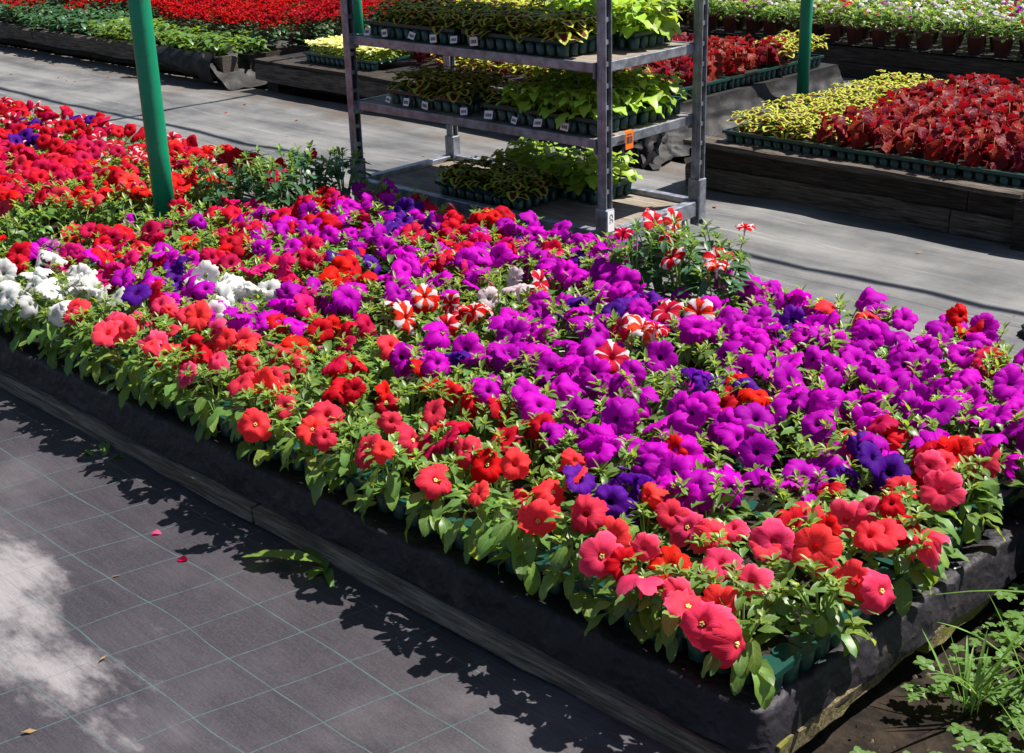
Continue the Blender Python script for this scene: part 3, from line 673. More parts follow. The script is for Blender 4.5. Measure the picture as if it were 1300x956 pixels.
DENS = {'starfoot': (2, 3), 'leftmix': (2, 5), 'mixed': (4, 6), 'purple': (4, 6), 'white': (3, 4), 'crimson': (4, 5), 'crimsonmix': (3, 5), 'starmid': (2, 3), 'pale': (1, 2), 'star': (1, 2), 'tallstar': (1, 2), 'violet': (3, 4), 'coralback': (1, 2),
        'lime': (1, 1), 'coral': (2, 4), 'red': (2, 3), 'leftred': (4, 6), 'leftback': (2, 5), 'greenfront': (0, 1), 'tallgreen': (0, 1)}
WORDS = {'purple': 'bright purple petunia', 'violet': 'dark violet petunia', 'coral': 'coral petunia', 'pink': 'pink petunia', 'red': 'scarlet petunia', 'crimson': 'crimson petunia', 'magenta': 'pinkish crimson petunia',
         'white': 'white petunia', 'star': 'red and white striped petunia', 'starred': 'red petunia with white rays', 'pale': 'pale pink petunia'}
LAND = [((-1.05, .62), 'the red-rayed clump'), ((-1.03, .92), 'the pale pink clump'), ((-.5, .84), 'the striped pair'), ((-2.2, .2), 'the large white patch'), ((-1.85, .43), 'the small white patch'),
        ((-2.1, 1.6), 'the trolley'), ((-2.85, .92), 'the near green pole'), ((-.8, 1.42), 'the tall striped stems'), ((-.4, 1.33), 'the dark violet patch'), ((.0, .45), 'the near corner'), ((.2, 1.5), 'the right back corner'),
        ((-2.65, 1.35), 'the tall dark leafy plants'), ((-3.65, 1.4), 'its striped flowers')]
def where(x, y, zn):
    (lx, ly), nm = min(LAND, key=lambda l: (l[0][0] - x) ** 2 + (l[0][1] - y) ** 2)
    d = Vector((x - lx, y - ly, 0))
    if d.length < .10: rel = 'in '
    else:
        a, b_ = d.dot(r_), d.dot(Vector((f_.x, f_.y, 0)).normalized())
        rel = ('right of ' if a > 0 else 'left of ') if abs(a) > abs(b_) else ('behind ' if b_ > 0 else 'in front of ')
        rel = ('well ' if d.length > .42 else '') + rel
    if rel == 'in ' and nm in ('the trolley', 'the near green pole'): rel = 'beside '
    if x < -2.93: rel = 'in the left bed, ' + rel
    elif y < .2: rel = 'on the front edge, ' + rel
    elif x > .3: rel = 'on the right end, ' + rel
    return rel + nm
NUM = ['no', 'one', 'two', 'three', 'four', 'five', 'six', 'seven', 'eight', 'nine']
# one-off positions of the big coral flowers along the front, (x, y)
FRONT = [(-.61, .02), (-.11, .03), (.07, .01), (.17, 0), (.29, -.02), (.42, -.06), (.34, -.05), (.46, .23), (.51, .24), (.47, .46), (.43, .49), (.42, .65), (.34, .61), (.23, .51), (-1.53, .07), (-1.37, .23), (-1.34, .11), (-1.1, .14),
         (-.79, .01), (-.91, -.06), (-.57, .12), (-.39, .02), (-.36, .14), (-.17, .14), (-.78, .22), (.18, .21), (.12, .2), (.27, .33), (-1.0, .08), (-1.75, .10), (-2.0, .02)]
FRONT_C = ['coral', 'coral', 'pink', 'pink', 'pink', 'coral', 'pink', 'coral', 'pink', 'pink', 'red', 'coral', 'coral', 'red']
SP = .135
spots = []
random.seed(21)
zt = BZ + .052
for ix in range(0, 26):
    for iy in range(11):
        x = .40 - ix * SP + rnd(-.03, .03) + (SP * .5 if iy % 2 else 0) - .03; y = .058 + iy * SP * 1.03 + rnd(-.03, .03) * (iy > 0)
        if x > .42 and y < .85: x = .42
        if x < -2.70: continue
        spots.append((x, y))
for ix in range(3):
    for iy in range(4): spots.append((.50 + ix * SP * .8 + rnd(-.02, .02), .98 + iy * SP + rnd(-.02, .02)))
for ix in range(0, 20):
    for iy in range(11):
        x = -3.04 - ix * SP + rnd(-.03, .03); y = .10 + iy * SP * 1.02 + rnd(-.03, .03); spots.append((x, y))
spots = [s for s in spots if in_view((s[0], s[1], .3), 260)]
spots.sort(key=lambda s: (not in_view((s[0], s[1], .3), 50), (Vector((s[0], s[1], .3)) - CAM).length))
stuffP = MB(); PK = list(PETAL); stuff_mats = FOLM + [PETAL[c] for c in PK]
def flower_pose(x, y, zn, zbase):
    a = rnd(0, 6.28); rr = .078 * math.sqrt(random.random())
    dense = DENS[zn][1] >= 4
    hh = rnd(.105, .16) if dense else rnd(.10, .15)
    n = Vector((rnd(-.9, .9) + .18, rnd(-.9, .9) - .30, rnd(.35, 1.0)))
    if zn in ('coral', 'greenfront'): n = Vector((rnd(-.4, .6) + .25, rnd(-.9, .1) - .25, rnd(.35, .8)))
    return Vector((rr * math.cos(a), rr * math.sin(a), hh)), n
OWN = {}
for i, p in enumerate(FRONT):
    b_ = min(spots, key=lambda q: (q[0] - p[0]) ** 2 + (q[1] - p[1]) ** 2); OWN.setdefault(b_, []).append(i)
nind = 0
def nm_words(t): return len(t.split())
front_used = [False] * len(FRONT)
for x, y in spots:
    zn = zone(x, y); pick = MIX[zn]; lo, hi = DENS[zn]; nf = random.randint(lo, hi)
    main = pick(); same = zn in ('purple', 'white', 'coral', 'leftred', 'violet')
    fl = []
    explicit = OWN.get((x, y), [])
    for i in explicit:
        p = Vector((FRONT[i][0] - x, FRONT[i][1] - y, .30 - zt)); n = (CAM - Vector((FRONT[i][0], FRONT[i][1], .3))).normalized() + Vector((rnd(-.95, .95), rnd(-.95, .95), rnd(-.4, .9)))
        fl.append((p, n, FRONT_C[i] if i < len(FRONT_C) else main, rnd(.80, 1.08), i))
    for i in range(nf if not explicit else random.randint(1, 2)):
        p, n = flower_pose(x, y, zn, zt)
        fl.append((p, n, main if random.random() < .88 else pick(), rnd(.78, 1.06) if zn in ('purple', 'mixed') else rnd(.62, 1.06) if zn in ('coral', 'red') else rnd(.78, 1.1), None))
    tall = zn == 'tallgreen' or (zn == 'tallstar' and random.random() < .75)
    if tall: fl = [(p + Vector((0, 0, .13 if zn == 'tallstar' else .09)), n, c, s_ * .88, i) for p, n, c, s_, i in fl]
    if zn in ('pale', 'star', 'starmid'): fl = [(p + Vector((0, 0, .035)), n, c, s_, i) for p, n, c, s_, i in fl]
    if nind >= 300:
        M0 = Matrix.Translation((x, y, zt)) @ Matrix.Rotation(rnd(0, 6.28), 4, 'Z'); stuffP.add(random.choice(FOL_MB), M0, 0)
        for p, n, c, s_, i in fl:
            stuffP.add(random.choice(FLOW), Matrix.Translation(Vector((x, y, zt)) + p) @ aim(n).to_matrix().to_4x4() @ Matrix.Scale(s_, 4), 3 + PK.index(c))
        continue
    nind += 1
    col = fl[0][2] if fl else None
    if tall: lab = ('tall leggy petunia with %s bloom%s at the back edge right of the trolley' if zn == 'tallstar' else 'tall dark leafy petunia with %s bloom%s right of the near green pole') % (NUM[len(fl)], '' if len(fl) == 1 else 's')
    elif col: lab = WORDS[col] + ' with %s bloom%s ' % (NUM[len(fl)], '' if len(fl) == 1 else 's') + where(x, y, zn)
    else: lab = 'leafy petunia without blooms ' + where(x, y, zn)
    if nm_words(lab) > 16: lab = lab.replace('pinkish crimson', 'magenta').replace('well ', '').replace('bright ', '').replace('in the left bed', 'left bed')
    if nm_words(lab) > 16: lab = lab.replace('red and white striped', 'striped').replace('red petunia with white rays', 'white-rayed red petunia')
    t = thing('petunia', lab, 'petunia', (x, y, zt), rnd(0, 6.28) * 0, lab.replace('petunia', 'petunias', 1))
    edge = y < .30 or (x > .28 and y < .8)
    me = random.choice(FOLT) if tall else (random.choice(FOLF) if edge else random.choice(FOL))
    fo = link('foliage', me, t, q=Quaternion(UP, rnd(0, 6.28)), sc=(1.15, 1.15, rnd(1.15, 1.5)) if tall else (1, 1, rnd(.95, 1.15) if edge else rnd(1.08, 1.38))); fo['kind'] = 'stuff'
    for p, n, c, s_, i in fl:
        flat = c in ('star', 'starred', 'white', 'pale')
        f = link('flower', random.choice(FMESH[c][:12:3] if flat and random.random() < .7 else FMESH[c]), t, p, aim(n), s_ * (1.04 if flat else 1))
        if i is not None: link('stamen', STAMEN, f)
    if edge:
        for q in range(random.randint(7, 16)):
            outy = y < .16; a = rnd(-2.7, -.5) if outy else (rnd(-1.2, 1.2) if x > .3 else rnd(0, 6.28))
            if q > 12: a = rnd(0, 6.28)
            d = Vector((math.cos(a), math.sin(a), rnd(-.85, .75) if (outy or x > .38) else rnd(-.2, .5)))
            z_ = rnd(.0, .10); rr = rnd(.015, .06)
            side = d.cross(UP).normalized(); nn = side.cross(d)
            Mx = Matrix((d.normalized(), side * -1, nn.normalized())).transposed()
            link('leaf', random.choice(LEAFM if q % 3 else LEAFD), t, (rr * math.cos(a), rr * math.sin(a), z_), Mx.to_quaternion(), rnd(.45, 1.1))
    if not edge and random.random() < .5:
        p, n = flower_pose(x, y, 'coral', zt); link('bud', BUD['purple' if main in ('purple', 'violet') else 'x'], t, p - Vector((0, 0, .02)), aim(n), rnd(.8, 1.2))
if stuffP.v:
    o = stuffP.build('petunia_mass', stuff_mats); tag(o, 'mass of petunias filling the far left and the outermost ends of the bed', 'petunias', None, 'stuff')
# trays under the petunias
i = 0
for y, ny in ((.045, 9), (.505, 9), (.965, 9)):
    for kk in range(6):
        x = -.125 - .565 * kk; x = -2.75 if kk == 5 else x
        lab = 'green cell tray at the near right corner under coral petunias' if (y < .1 and x > -.3) else 'green cell tray along the front edge under hanging petunia leaves' if y < .1 else 'green cell tray at the right end of the front bed' if x > -.3 else 'green cell tray of petunias at the gap right of the green pole' if x < -2.7 else 'green cell tray buried under petunias in the front bed'
        tray(x, y, BZ + .004, 7 if kk == 5 else 11, ny, .05, lab, '-y+x-x' if (y < .1 or x > -.3 or x < -2.7) else '', group=lab.replace('tray', 'trays', 1))
    if y > .9: tray(.50, y + .03, BZ + .003, 5, ny - 1, .05, 'short green cell tray at the far right end of the front bed', '-y+x')
    for k_ in range(4):
        lab = 'green cell tray facing the gap left of the near green pole' if k_ == 0 else 'green cell tray under the red petunias left of the pole'
        tray(-3.53 - .565 * k_, y, BZ + .003, 11, ny, .05, lab, '-y+x' if (k_ == 0 or y < .1) else '', group=lab.replace('tray', 'trays', 1))

# ------------------------------------------------------------------ coleus
def coleus_parts(kind, seed):
    """list of (leaf mesh index, loc, quat, scale) and stem tube for one seedling"""
    random.seed(seed); out = []
    if kind == 'yellow': tiers, L, h, spread = 4, .046, .055, .010
    elif kind == 'red': tiers, L, h, spread = 6, .094, .135, .018
    else: tiers, L, h, spread = 5, .074, .085, .016
    for i in range(tiers):
        z = h * (.30 + .70 * i / (tiers - 1)); s_ = 1.0 - (.40 if kind != 'yellow' else .22) * (i / (tiers - 1)) ** 2
        for q in range((3 if kind == 'lime' else 2) if i < tiers - 1 or kind == 'red' else 4):
            a = i * 1.57 + q * (2.09 if kind == 'lime' else math.pi) + rnd(-.35, .35) if i < tiers - 1 else q * 1.57 + rnd(-.3, .3) + .78
            up = rnd(-.25, .35) + .25 * i / tiers - (.25 if kind == 'red' else .2 if kind == 'yellow' else 0)
            d = Vector((math.cos(a), math.sin(a), up)).normalized(); side = d.cross(UP).normalized(); nn = side.cross(d)
            out.append(((d * spread) + Vector((0, 0, z)), Matrix((d, side * -1, nn)).transposed(), s_ * L / .06 * rnd(.85, 1.15)))
    return out, h
def coleus_leaf(seed, wave, bend, wd=.043):
    random.seed(seed); mb = MB(); mb.leaf((0, 0, 0), (1, 0, 0), (0, 0, 1), .06, wd, bend, rnd(.05, .3), 0, 6, wave, .36, .85); return mb
CL_MB = {'yellow': [coleus_leaf(i, .12, rnd(.2, .6), .052) for i in range(4)], 'red': [coleus_leaf(20 + i, .45, rnd(.9, 1.9)) for i in range(6)], 'lime': [coleus_leaf(40 + i, .3, rnd(.8, 1.5)) for i in range(5)]}
CMAT = {'yellow': M_YCOL, 'red': M_RCOL, 'lime': M_LCOL}
CL = {k_: [m.mesh('leaf', CMAT[k_]) for m in v] for k_, v in CL_MB.items()}
random.seed(5)
def stem_mesh(h, m): mb = MB(); mb.tube([(0, 0, -.01), (.002, .001, h * .5), (0, 0, h)], [.003, .0026, .0018], 5); return mb.mesh('stem', m)
k = NT('red_stem'); M_RSTEM = k.done(k.principled((.45, .16, .10), .6))
CSTEM = {'yellow': stem_mesh(.055, M_STEM), 'red': stem_mesh(.105, M_RSTEM), 'lime': stem_mesh(.085, M_STEM)}
CVAR = {k_: [coleus_parts(k_, 900 + i * 7 + len(k_)) for i in range(6)] for k_ in CL}
def coleus_mb(kind, var):
    mb = MB(); pts, h = CVAR[kind][var]
    for p, q, s_ in pts: mb.add(random.choice(CL_MB[kind]), Matrix.Translation(p) @ q.to_4x4() @ Matrix.Scale(s_, 4))
    return mb
CFOL_MB = {k_: [coleus_mb(k_, i) for i in range(6)] for k_ in CL}
CFOL = {k_: [m.mesh('foliage', CMAT[k_]) for m in v] for k_, v in CFOL_MB.items()}
coll = {'yellow': [], 'red': [], 'lime': []}
CN = {'yellow': 'yellow_coleus', 'red': 'red_coleus', 'lime': 'lime_coleus'}
def sow(kind, x0, x1, y0, y1, z, sp, label, detail, sc=1., rot=0, origin=None):
    nx = max(1, round((x1 - x0) / sp)); ny = max(1, round((y1 - y0) / sp))
    for i in range(nx):
        for j in range(ny):
            x = x0 + (i + .5) * (x1 - x0) / nx + rnd(-.2, .2) * sp; y = y0 + (j + .5) * (y1 - y0) / ny + rnd(-.2, .2) * sp
            lab = label + (', ' + ('front' if j < ny / 3 else 'back' if j >= 2 * ny / 3 else 'middle') + ' ' + ('left' if i < nx / 3 else 'right' if i >= 2 * nx / 3 else 'centre') if nx > 2 and ny > 2 else '')
            if in_view((x, y, z + .1), 300): coll[kind].append((x, y, z, lab, detail, sc * rnd(.85, 1.15)))
ZR = .222      # tray height on the far beds
sow('yellow', -2.02, -1.56, 3.31, 4.68, ZR + .05, .086, 'yellow-edged coleus seedling across the aisle beside the red coleus', False, 1.3)
sow('red', -1.56, .8, 3.34, 4.62, ZR + .05, .120, 'deep red coleus with drooping leaves across the aisle', True, 1.05)
sow('red', -5.3, -2.85, 3.98, 5.10, ZR + .045, .145, 'red coleus in the film-draped bed behind the trolley', False, 1.0)
sow('yellow', -3.05, -2.80, 4.98, 5.42, ZR + .09, .085, 'tall yellow coleus behind the green pole at the end of the film-draped bed', False, 1.35)
sow('yellow', -4.45, -3.5, 3.78, 3.98, ZR + .05, .10, 'yellow coleus at the front of the film-draped bed behind the trolley', False, 1.7)
# trolley trays: (kind, x, y, z, nx, ny, words)
tt = [('yellow', -2.80, 1.90, .797, 10, 5, 'on the left half of the top shelf'), ('yellow', -2.24, 1.905, .797, 10, 5, 'in the middle of the top shelf'),
      ('yellow', -2.76, 2.17, .797, 10, 5, 'at the back left of the top shelf'), ('lime', -2.14, 2.175, .797, 10, 5, 'at the back right of the top shelf'),
      ('yellow', -2.70, 1.905, .53, 9, 5, 'on the left half of the middle shelf'), ('lime', -2.15, 1.915, .53, 11, 5, 'at the front right of the middle shelf'), ('lime', -2.15, 2.18, .53, 11, 5, 'at the back right of the middle shelf'),
      ('yellow', -2.46, 1.93, .18, 9, 5, 'at the front of the bottom shelf'), ('lime', -2.40, 2.19, .18, 11, 5, 'at the back of the bottom shelf')]
price = 0
for kd, x, y, z, nx, ny, wds in tt:
    tray(x, y, z + .002, nx, ny, .05, 'green tray of %s coleus seedlings %s' % ({'yellow': 'yellow-edged', 'lime': 'lime green'}[kd], wds), '-y+x-x', R(1.25), 'green trays on the trolley')
    w = nx * .05; d = ny * .05
    if kd == 'lime' and 'front right of the middle' in wds:
        sow('yellow', x + .0, x + .09, y, y + d, z + .052, .07, 'yellow-edged coleus seedling in the mixed tray on the middle shelf', False, 1.15); sow('lime', x + .10, x + w, y, y + d, z + .052, .085, 'lime green coleus seedling ' + wds, True)
    else: sow(kd, x, x + w, y, y + d, z + .052, .062 if kd == 'yellow' else .085, ('yellow-edged' if kd == 'yellow' else 'lime green') + ' coleus seedling ' + wds, kd == 'lime' and 'middle' in wds or (kd == 'lime' and 'bottom' in wds), 1.3 if kd == 'yellow' else 1.15)
for kd, lst in coll.items():
    lst.sort(key=lambda c: (not in_view((c[0], c[1], c[2] + .1), 40), (Vector(c[:3]) - CAM).length))
    st = MB()
    for i, (x, y, z, lab, detail, sc) in enumerate(lst):
        v = random.randrange(6); rot = rnd(0, 6.28)
        if i >= 300:
            st.add(CFOL_MB[kd][v], Matrix.Translation((x, y, z)) @ Matrix.Rotation(rot, 4, 'Z') @ Matrix.Scale(sc, 4)); continue
        if kd == 'red' or detail or kd == 'lime':
            t = thing(CN[kd], lab, CN[kd].replace('_', ' '), (x, y, z), rot, lab.replace('seedling', 'seedlings').replace('coleus', 'coleus plants', 1)); t.scale = (sc,) * 3
            link('stem', CSTEM[kd], t)
            if detail:
                for p, q, s_ in CVAR[kd][v][0]: link('leaf', random.choice(CL[kd]), t, p, q.to_quaternion(), s_)
            else: link('foliage', CFOL[kd][v], t)['kind'] = 'stuff'
        else:
            o = link(CN[kd], CFOL[kd][v], None, (x, y, z), Quaternion(UP, rot), sc); tag(o, lab, CN[kd].replace('_', ' '), lab.replace('seedling', 'seedlings').replace('coleus', 'coleus plants', 1))
    if st.v: tag(st.build('coleus_mass', CMAT[kd]), {'red': 'mass of red coleus behind the trolley', 'yellow': 'mass of small yellow-edged coleus', 'lime': 'mass of lime coleus'}[kd], 'coleus', None, 'stuff')
# trays on the far beds
for i in range(5):
    x = -2.03 + .57 * i
    lab = ['left-end tray of yellow-edged coleus on the right-hand bed', 'tray where red coleus starts beside yellow coleus on the right-hand bed', 'second tray of red coleus on the right-hand bed', 'third tray of red coleus on the right-hand bed', 'right-hand tray of red coleus by the picture edge'][i]
    tray(x, 3.30, ZR - .012, 11, 9, .05, lab, '-y-x', group='trays on the right-hand coleus bed')
for yy in (3.78, 4.26): tray(-2.03, yy, ZR - .02, 11, 8, .05, 'tray of yellow-edged coleus behind the left-end tray' if yy < 4 else 'rearmost tray of yellow-edged coleus on the right-hand bed', '-x', group='trays on the right-hand coleus bed')
for yy in (3.98, 4.45, 4.92):
    for xx in (-3.36, -3.92): tray(xx, yy, .212, 11, 9, .05, 'green tray of red coleus along the film-draped end behind the trolley' if xx > -3.5 else 'green tray hidden among red coleus behind the trolley', '+x-y' if xx > -3.5 else '-y', group='trays on the film-draped bed')
tray(-5.62, 3.68, .212, 14, 8, .05, 'dark tray of pale flowering seedlings at the left of the film-draped bed', '-y')
# price labels stuck in the trolley trays
LBL = MB(); LBL.box(-.018, .018, -.001, .001, 0, .030); LBLm = LBL.mesh('card', M_WHITE)
mb = MB()
for a in range(7): mb.box(-.013 + a * .004, -.011 + a * .004 + (.001 if a % 2 else 0), -.0016, -.0011, .008, .020)
LBLt = mb.mesh('barcode', M_INK)
for z, xs_, wds in ((.805, (-2.79, -2.68, -2.53, -2.40, -2.29, -2.18), 'top'), (.538, (-2.69, -2.58, -2.47, -2.25, -2.12, -1.99, -1.87, -1.74), 'middle')):
    for i, x in enumerate(xs_):
        lab = ['first', 'second', 'third', 'fourth', 'fifth', 'sixth', 'seventh', 'eighth'][i] + ' white barcode label from the left along the %s trolley shelf' % wds
        t = thing('price_label', lab, 'label', (x, 1.884 + (x + 2.893) * .022, z + rnd(-.004, .006)), R(1.25), 'white price labels on the trolley')
        t.scale = (rnd(.8, 1.1),) * 3; t.rotation_euler = (R(-14) + rnd(-.2, .2), rnd(-.22, .22), R(1.25) + rnd(-.25, .25)); link('card', LBLm, t); link('barcode', LBLt, t)

# ------------------------------------------------------------------ red bedding plants, upper left bed, and pale seedlings
def bedding_mb(seed, h, nl, L, dens, wid, spike):
    random.seed(seed); fo = MB(); fl = MB()
    for i in range(nl):
        a = i * 2.4; z = h * rnd(.1, .95); r = wid * rnd(.1, .6)
        fo.leaf((r * math.cos(a), r * math.sin(a), z), (math.cos(a), math.sin(a), rnd(-.1, .7)), (-.2 * math.cos(a), -.2 * math.sin(a), 1), L * rnd(.7, 1.2), L * rnd(.5, .7), rnd(.4, 1.2), .2, 0, 4, .2)
    for i in range(dens):
        a = rnd(0, 6.28); r = wid * math.sqrt(random.random()); z = h * rnd(.95, 1.2) + spike * random.random()
        b = rnd(0, 6.28)
        for q in range(4): fl.leaf((r * math.cos(a), r * math.sin(a), z), (math.cos(b + q * 1.6), math.sin(b + q * 1.6), rnd(.0, 1.2)), (0, 0, 1), rnd(.022, .036), rnd(.016, .026), rnd(.0, .8), .2, 0, 3)
    return fo, fl
random.seed(31)
RB = [bedding_mb(700 + i, .13, 24, .06, 30, .085, .07) for i in range(5)]; GB = [bedding_mb(720 + i, .12, 34, .065, 1, .085, .0) for i in range(4)]
PB = [bedding_mb(740 + i, .06, 16, .03, 7, .04, .01) for i in range(4)]
RBm = [(a.mesh('foliage', M_LEAFD), b.mesh('blossom', PETAL['red'])) for a, b in RB]; GBm = [a.mesh('foliage', M_LEAF) for a, b in GB]; GDm = [a.mesh('foliage', M_LEAFD) for a, b in GB]
k = NT('pale_blossom'); M_PALEB = k.leafy((.75, .74, .30), (.7, .7, .2, 1), .3); PBm = [(a.mesh('foliage', M_LEAFB), b.mesh('blossom', M_PALEB)) for a, b in PB]
pts = []
x = -6.35
while x > -13:
    y = 3.60
    while y < 5.5: pts.append((x + rnd(-.04, .04), y + rnd(-.04, .04))); y += .165
    x -= .165
pts = [p for p in pts if in_view((p[0], p[1], .35), 70)]; pts.sort(key=lambda p: (Vector((p[0], p[1], .3)) - CAM).length)
st = MB()
for i, (x, y) in enumerate(pts):
    bp = ('front ' if y < 4.1 else 'back ' if y > 4.9 else 'middle ') + ('right end' if x > -7.6 else 'centre' if x > -9.3 else 'left end')
    green = (x > -8.2 and y < 3.92) or (x <= -8.2 and y < 4.12 and random.random() < .8)
    v = random.randrange(4); Mx = Matrix.Translation((x, y, .20)) @ Matrix.Rotation(rnd(0, 6), 4, 'Z')
    if i >= 300:
        st.add(RB[v][0], Mx, 0); st.add(RB[v][1], Mx, 1); continue
    if green: tag(link('bedding_plant', (GBm if x > -8.2 else GDm)[v], None, (x, y, .20), Quaternion(UP, rnd(0, 6)), rnd(.9, 1.15)), ('bright green leafy bedding plant' if x > -8.2 else 'dark green leafy bedding plant') + ' in the ' + bp + ' of the upper left bed', 'bedding plant', ('bright green' if x > -8.2 else 'dark green') + ' bedding plants in the ' + bp + ' of the upper left bed')
    else:
        t = thing('bedding_plant', 'scarlet flowering bedding plant in the ' + bp + ' of the upper left bed', 'bedding plant', (x, y, .20), rnd(0, 6), 'scarlet bedding plants in the ' + bp + ' of the upper left bed')
        link('foliage', RBm[v][0], t)['kind'] = 'stuff'; link('blossom', RBm[v][1], t)['kind'] = 'stuff'
if st.v: tag(st.build('bedding_mass', [M_LEAFD, PETAL['red']]), 'mass of scarlet bedding plants at the back of the upper left bed', 'bedding plants', None, 'stuff')
for i in range(10):
    for j in range(6):
        x, y = -5.58 + i * .07 + rnd(-.01, .01), 3.72 + j * .066 + rnd(-.01, .01); v = random.randrange(4)
        t = thing('flower_seedling', 'pale yellow-white flowering seedling in the dark tray behind the trolley left post', 'seedling', (x, y, .262), rnd(0, 6), 'pale flowering seedlings in the dark tray')
        link('foliage', PBm[v][0], t)['kind'] = 'stuff'; link('blossom', PBm[v][1], t)['kind'] = 'stuff'

# ------------------------------------------------------------------ potted plants beyond the far aisle
mb = MB()
mb.grid([[Vector((r * math.cos(a), r * math.sin(a), z)) for a in [2 * math.pi * q / 14 for q in range(14)]] for r, z in ((.045, 0), (.060, .092), (.066, .093), (.066, .112), (.061, .112), (.058, .098))], 0, True, True); POT = mb.mesh('pot', M_POT)
mb = MB(); mb.tube([(0, 0, .09), (0, 0, .097)], .0575, 12); PSOIL = mb.mesh('soil', M_POTSOIL)
PFOL = [foliage_mb(800 + i, 18, 7, .11, .08, (.04, .06)).mesh('foliage', [M_LEAF, M_LEAFB, M_STEM]) for i in range(4)]
random.seed(77)
FL_SC = ['white', 'white', 'pale', 'yellow', 'magenta', 'purple', 'red']
PW = {'white': 'white', 'pale': 'pale pink', 'yellow': 'yellow', 'magenta': 'pink', 'purple': 'purple', 'red': 'red'}
cnt = 0
for j in range(10):
    for i in range(48):
        x = -6.6 + i * .165 + rnd(-.02, .02) + (.08 if j % 2 else 0); y = 6.30 + j * .19 + rnd(-.02, .02)
        if not in_view((x, y, .35), 50) or cnt >= 300: continue
        c = W_(FL_SC, [34, 20, 18, 14, 8, 4, 2])[0]; cnt += 1
        row = ('front row' if j == 0 else 'second row' if j == 1 else 'crowded rows behind') + ' beyond the far aisle'; nq = random.randint(3, 7)
        lab = 'pot with %s %s flowers, %s' % (NUM[nq], PW[c], row)
        t = thing('potted_plant', lab, 'potted plant', (x, y, .212), rnd(0, 6.28), lab.replace('pot', 'pots', 1))
        if j < 3: link('pot', POT, t); link('soil', PSOIL, t)
        link('foliage', random.choice(PFOL), t, (0, 0, .088), q=Quaternion(UP, rnd(0, 6)), sc=(1.3, 1.3, rnd(.9, 1.25)))['kind'] = 'stuff'
        for q in range(nq):
            a = rnd(0, 6.28); r = .09 * math.sqrt(random.random())
            link('flower', random.choice(FMESH[c if random.random() < .8 else random.choice(FL_SC)]), t, (r * math.cos(a), r * math.sin(a), rnd(.18, .25)), aim((rnd(-.8, .8), rnd(-.8, .8) , 1)), rnd(.3, .55))

# ------------------------------------------------------------------ weeds, grass, litter
def blade(mb, o, a, L, w, lean, droop, mat=0):
    d = Vector((math.cos(a) * lean, math.sin(a) * lean, 1)).normalized(); mb.leaf(o, d, (-math.cos(a), -math.sin(a), lean), L, w, -droop if False else droop, .3, mat, 7, 0, .30)
random.seed(13)
def grass(x, y, n, L, lab, arcs=()):
    t = thing('grass_tuft', lab, 'grass tuft', (x, y, -.01))
    for i in range(n):
        mb = MB(); a = rnd(0, 6.28); blade(mb, (rnd(-.02, .02), rnd(-.02, .02), 0), a, L * rnd(.5, 1.1), rnd(.005, .009), rnd(.1, .5), rnd(.2, 1.1)); mb.build('blade', M_BLADE, t)
    for pts_, w in arcs:
        mb = MB(); P = []
        for i, p in enumerate(pts_):
            p = Vector(p); q = Vector(pts_[min(i + 1, len(pts_) - 1)]) - Vector(pts_[max(i - 1, 0)]); s_ = q.cross(UP).normalized(); ww = w * (1 - (i / (len(pts_) - 1)) ** 2 * .9) * .5
            P.append([p - s_ * ww + UP * ww * .4, p, p + s_ * ww + UP * ww * .4])
        mb.grid(P); mb.build('blade', M_BLADE, t)
def arc(p0, p1, p2, n=12):
    p0, p1, p2 = map(Vector, (p0, p1, p2)); return [p0 * (1 - t) ** 2 + p1 * 2 * t * (1 - t) + p2 * t * t for t in [i / n for i in range(n + 1)]]
grass(.74, .62, 12, .22, 'grass tuft with a long blade arching over the bed end at the right edge', [(arc((.02, .02, 0), (.08, -.02, .34), (-.30, -.18, .17)), .010), (arc((.03, .05, 0), (.06, .12, .36), (-.18, .22, .16)), .009)])
grass(.60, .44, 16, .24, 'upright grass tuft below the mossy end board')
grass(.66, .58, 16, .26, 'dense bright grass tuft against the end liner')
grass(.80, .35, 14, .22, 'spreading grass tuft among the round-leaved weeds')
grass(.72, .95, 8, .2, 'grass tuft at the inner corner of the bed end')
gw = MB(); random.seed(17)
for i in range(2600):
    x, y = rnd(.50, 1.35), rnd(-.6, .95)
    if fbm((x * 2, y * 2, 4), 1.5) < -.22 + max(0, .1 - y) * .4: continue
    L = rnd(.008, .024); h = rnd(.003, .06)
    for q in range(5):
        a = q * 1.26 + rnd(-.3, .3); gw.leaf((x, y, h - .01), (math.cos(a), math.sin(a), rnd(.0, .6)), (0, 0, 1), L, L * .75, .5, .1, 0, 3)
tag(gw.build('ground_weeds', M_LEAF), 'low round-leaved weeds over the soil at the bed end', 'weeds', None, 'stuff')
cl = MB(); random.seed(23)
for i in range(700):
    x, y = rnd(.47, 1.6), rnd(-1.2, .95); r = .003 + .010 * random.random() ** 3; q = [Vector((rnd(.6, 1) * a, rnd(.6, 1) * b_, rnd(.5, .9) * c)) * r + Vector((x, y, -.010)) for a, b_, c in ((1, 0, 0), (0, 1, 0), (-1, 0, 0), (0, -1, 0), (0, 0, 1))]
    b_ = len(cl.v); cl.v.extend(tuple(p) for p in q)
    for k_ in range(4): cl.face((b_ + k_, b_ + (k_ + 1) % 4, b_ + 4))
tag(cl.build('soil_crumbs', M_STONE if False else M_SOILC), 'loose crumbs of earth scattered over the soil at the bed end', 'soil crumbs', None, 'stuff')
w = thing('weed', 'weed with one long leaf growing at the foot of the front board', 'weed', (-.70, -.05, 0))
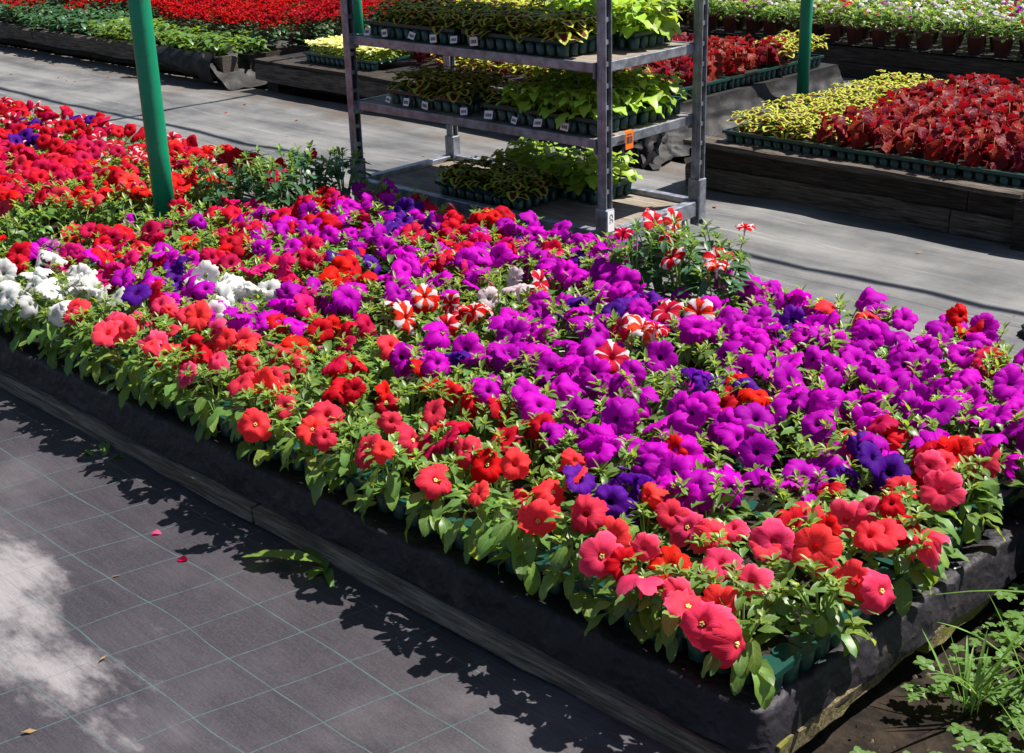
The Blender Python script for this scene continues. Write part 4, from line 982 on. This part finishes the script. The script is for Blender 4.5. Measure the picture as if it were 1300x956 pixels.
for i in range(10):
    a = rnd(-3.6, .3); d = Vector((math.cos(a), math.sin(a), rnd(.1, .9))); mb = MB(); mb.leaf((0, 0, 0), d, (0, 0, 1), rnd(.05, .11), rnd(.02, .035), rnd(.6, 1.4), .2, 0, 6, .2); mb.build('leaf', M_LEAF, w)
mb = MB(); mb.leaf((0, -.01, .02), (-.85, -.5, .25), (0, 0, 1), .20, .04, .5, .25, 0, 8, .1); mb.build('leaf', M_LEAFB, w)
for x, y, lab in ((-1.62, -.07, 'small weed sprouting by the front board at the left'), (-2.6, 3.42, 'green weeds at the foot of the crumpled film'), (-2.1, 3.17, 'small weed under the right-hand coleus bed')):
    w = thing('weed', lab, 'weed', (x, y, 0))
    for i in range(12):
        a = rnd(0, 6.28); mb = MB(); mb.leaf((rnd(-.06, .06), rnd(-.03, .03), 0), (math.cos(a), math.sin(a), rnd(.3, 1.)), (0, 0, 1), rnd(.02, .05), rnd(.01, .02), .6, .2, 0, 4); mb.build('leaf', M_LEAF, w)
for x, y, c, lab in ((-1.16, -.22, 'purple', 'fallen pink petal on the near ground cloth'), (-1.0, -.25, 'crimson', 'dried dark petal on the near ground cloth')):
    mb = MB(); mb.leaf((0, 0, .002), (1, .3, .05), (0, 0, 1), .030, .022, .0, .35, 0, 4, .3); tag(mb.build('fallen_petal', PETAL['magenta' if c == 'purple' else c], None, (x, y, gz(x, y) - .002)), lab, 'petal')
for i in range(34):
    x, y = (rnd(-7, 0), rnd(1.7, 3.2)) if i < 28 else (rnd(-2.2, .4), rnd(-.9, -.12))
    mb = MB(); a = rnd(0, 6.28); mb.leaf((0, 0, .003), (math.cos(a), math.sin(a), .05), (0, 0, 1), rnd(.012, .03), rnd(.006, .013), rnd(-.3, .5), .25, 0, 3, .3)
    lab = 'scrap of dry leaf on the aisle cloth' if i < 28 else 'scrap of dry leaf on the near ground cloth'
    tag(mb.build('dry_leaf', M_DRY, None, (x, y, gz(x, y) - .001)), lab, 'dry leaf', lab.replace('scrap', 'scraps', 1))
for i in range(20):
    x, y = (rnd(-9.5, -5.5), rnd(2.75, 3.45)) if i < 14 else (rnd(-5.2, -1.5), rnd(2.6, 3.4))
    mb = MB(); a = rnd(0, 6.28); mb.leaf((0, 0, .003), (math.cos(a), math.sin(a), .1), (0, 0, 1), rnd(.02, .036), rnd(.014, .024), .3, .35, 0, 3, .3)
    lab = 'fallen scarlet petal in front of the upper left bed' if i < 14 else 'fallen red petal on the aisle beyond the trolley'
    tag(mb.build('fallen_petal', PETAL['red'], None, (x, y, gz(x, y))), lab, 'petal', lab.replace('petal', 'petals', 1))
# crumpled cloth edge and stone at the right side of the aisle
t = thing('cloth_scrap', 'crumpled black cloth folded into a ring on the aisle at the right edge', 'cloth scrap', (-.12, 2.375, .0)); t.scale = (.62, .62, .7)
P = []
for i in range(33):
    a = 2 * math.pi * i / 32; row = []
    for j in range(8):
        b = 2 * math.pi * j / 8; rr = .075 + .022 * math.cos(b) + .03 * fbm((math.cos(a) * 2, math.sin(a) * 2, b * .4), 1.3)
        row.append((rr * math.cos(a) * 1.25, rr * math.sin(a), .016 + .018 * math.sin(b) + .008 * fbm((a, b, 1), 1)))
    P.append(row)
mb = MB(); mb.grid(P, 0, True, True); mb.build('fold', M_LINER, t)
st = MB(); st.grid([[Vector((.019 * math.sin(p) * math.cos(a) * (1 + .2 * fbm((a, p, 2), 1)), .015 * math.sin(p) * math.sin(a), .010 + .011 * math.cos(p))) for a in [2 * math.pi * q / 10 for q in range(10)]] for p in [math.pi * q / 6 for q in range(7)]], 0, True, True)
tag(st.build('stone', M_STONE, None, (-.12, 2.375, 0)), 'pale stone lying inside the crumpled cloth ring', 'stone')
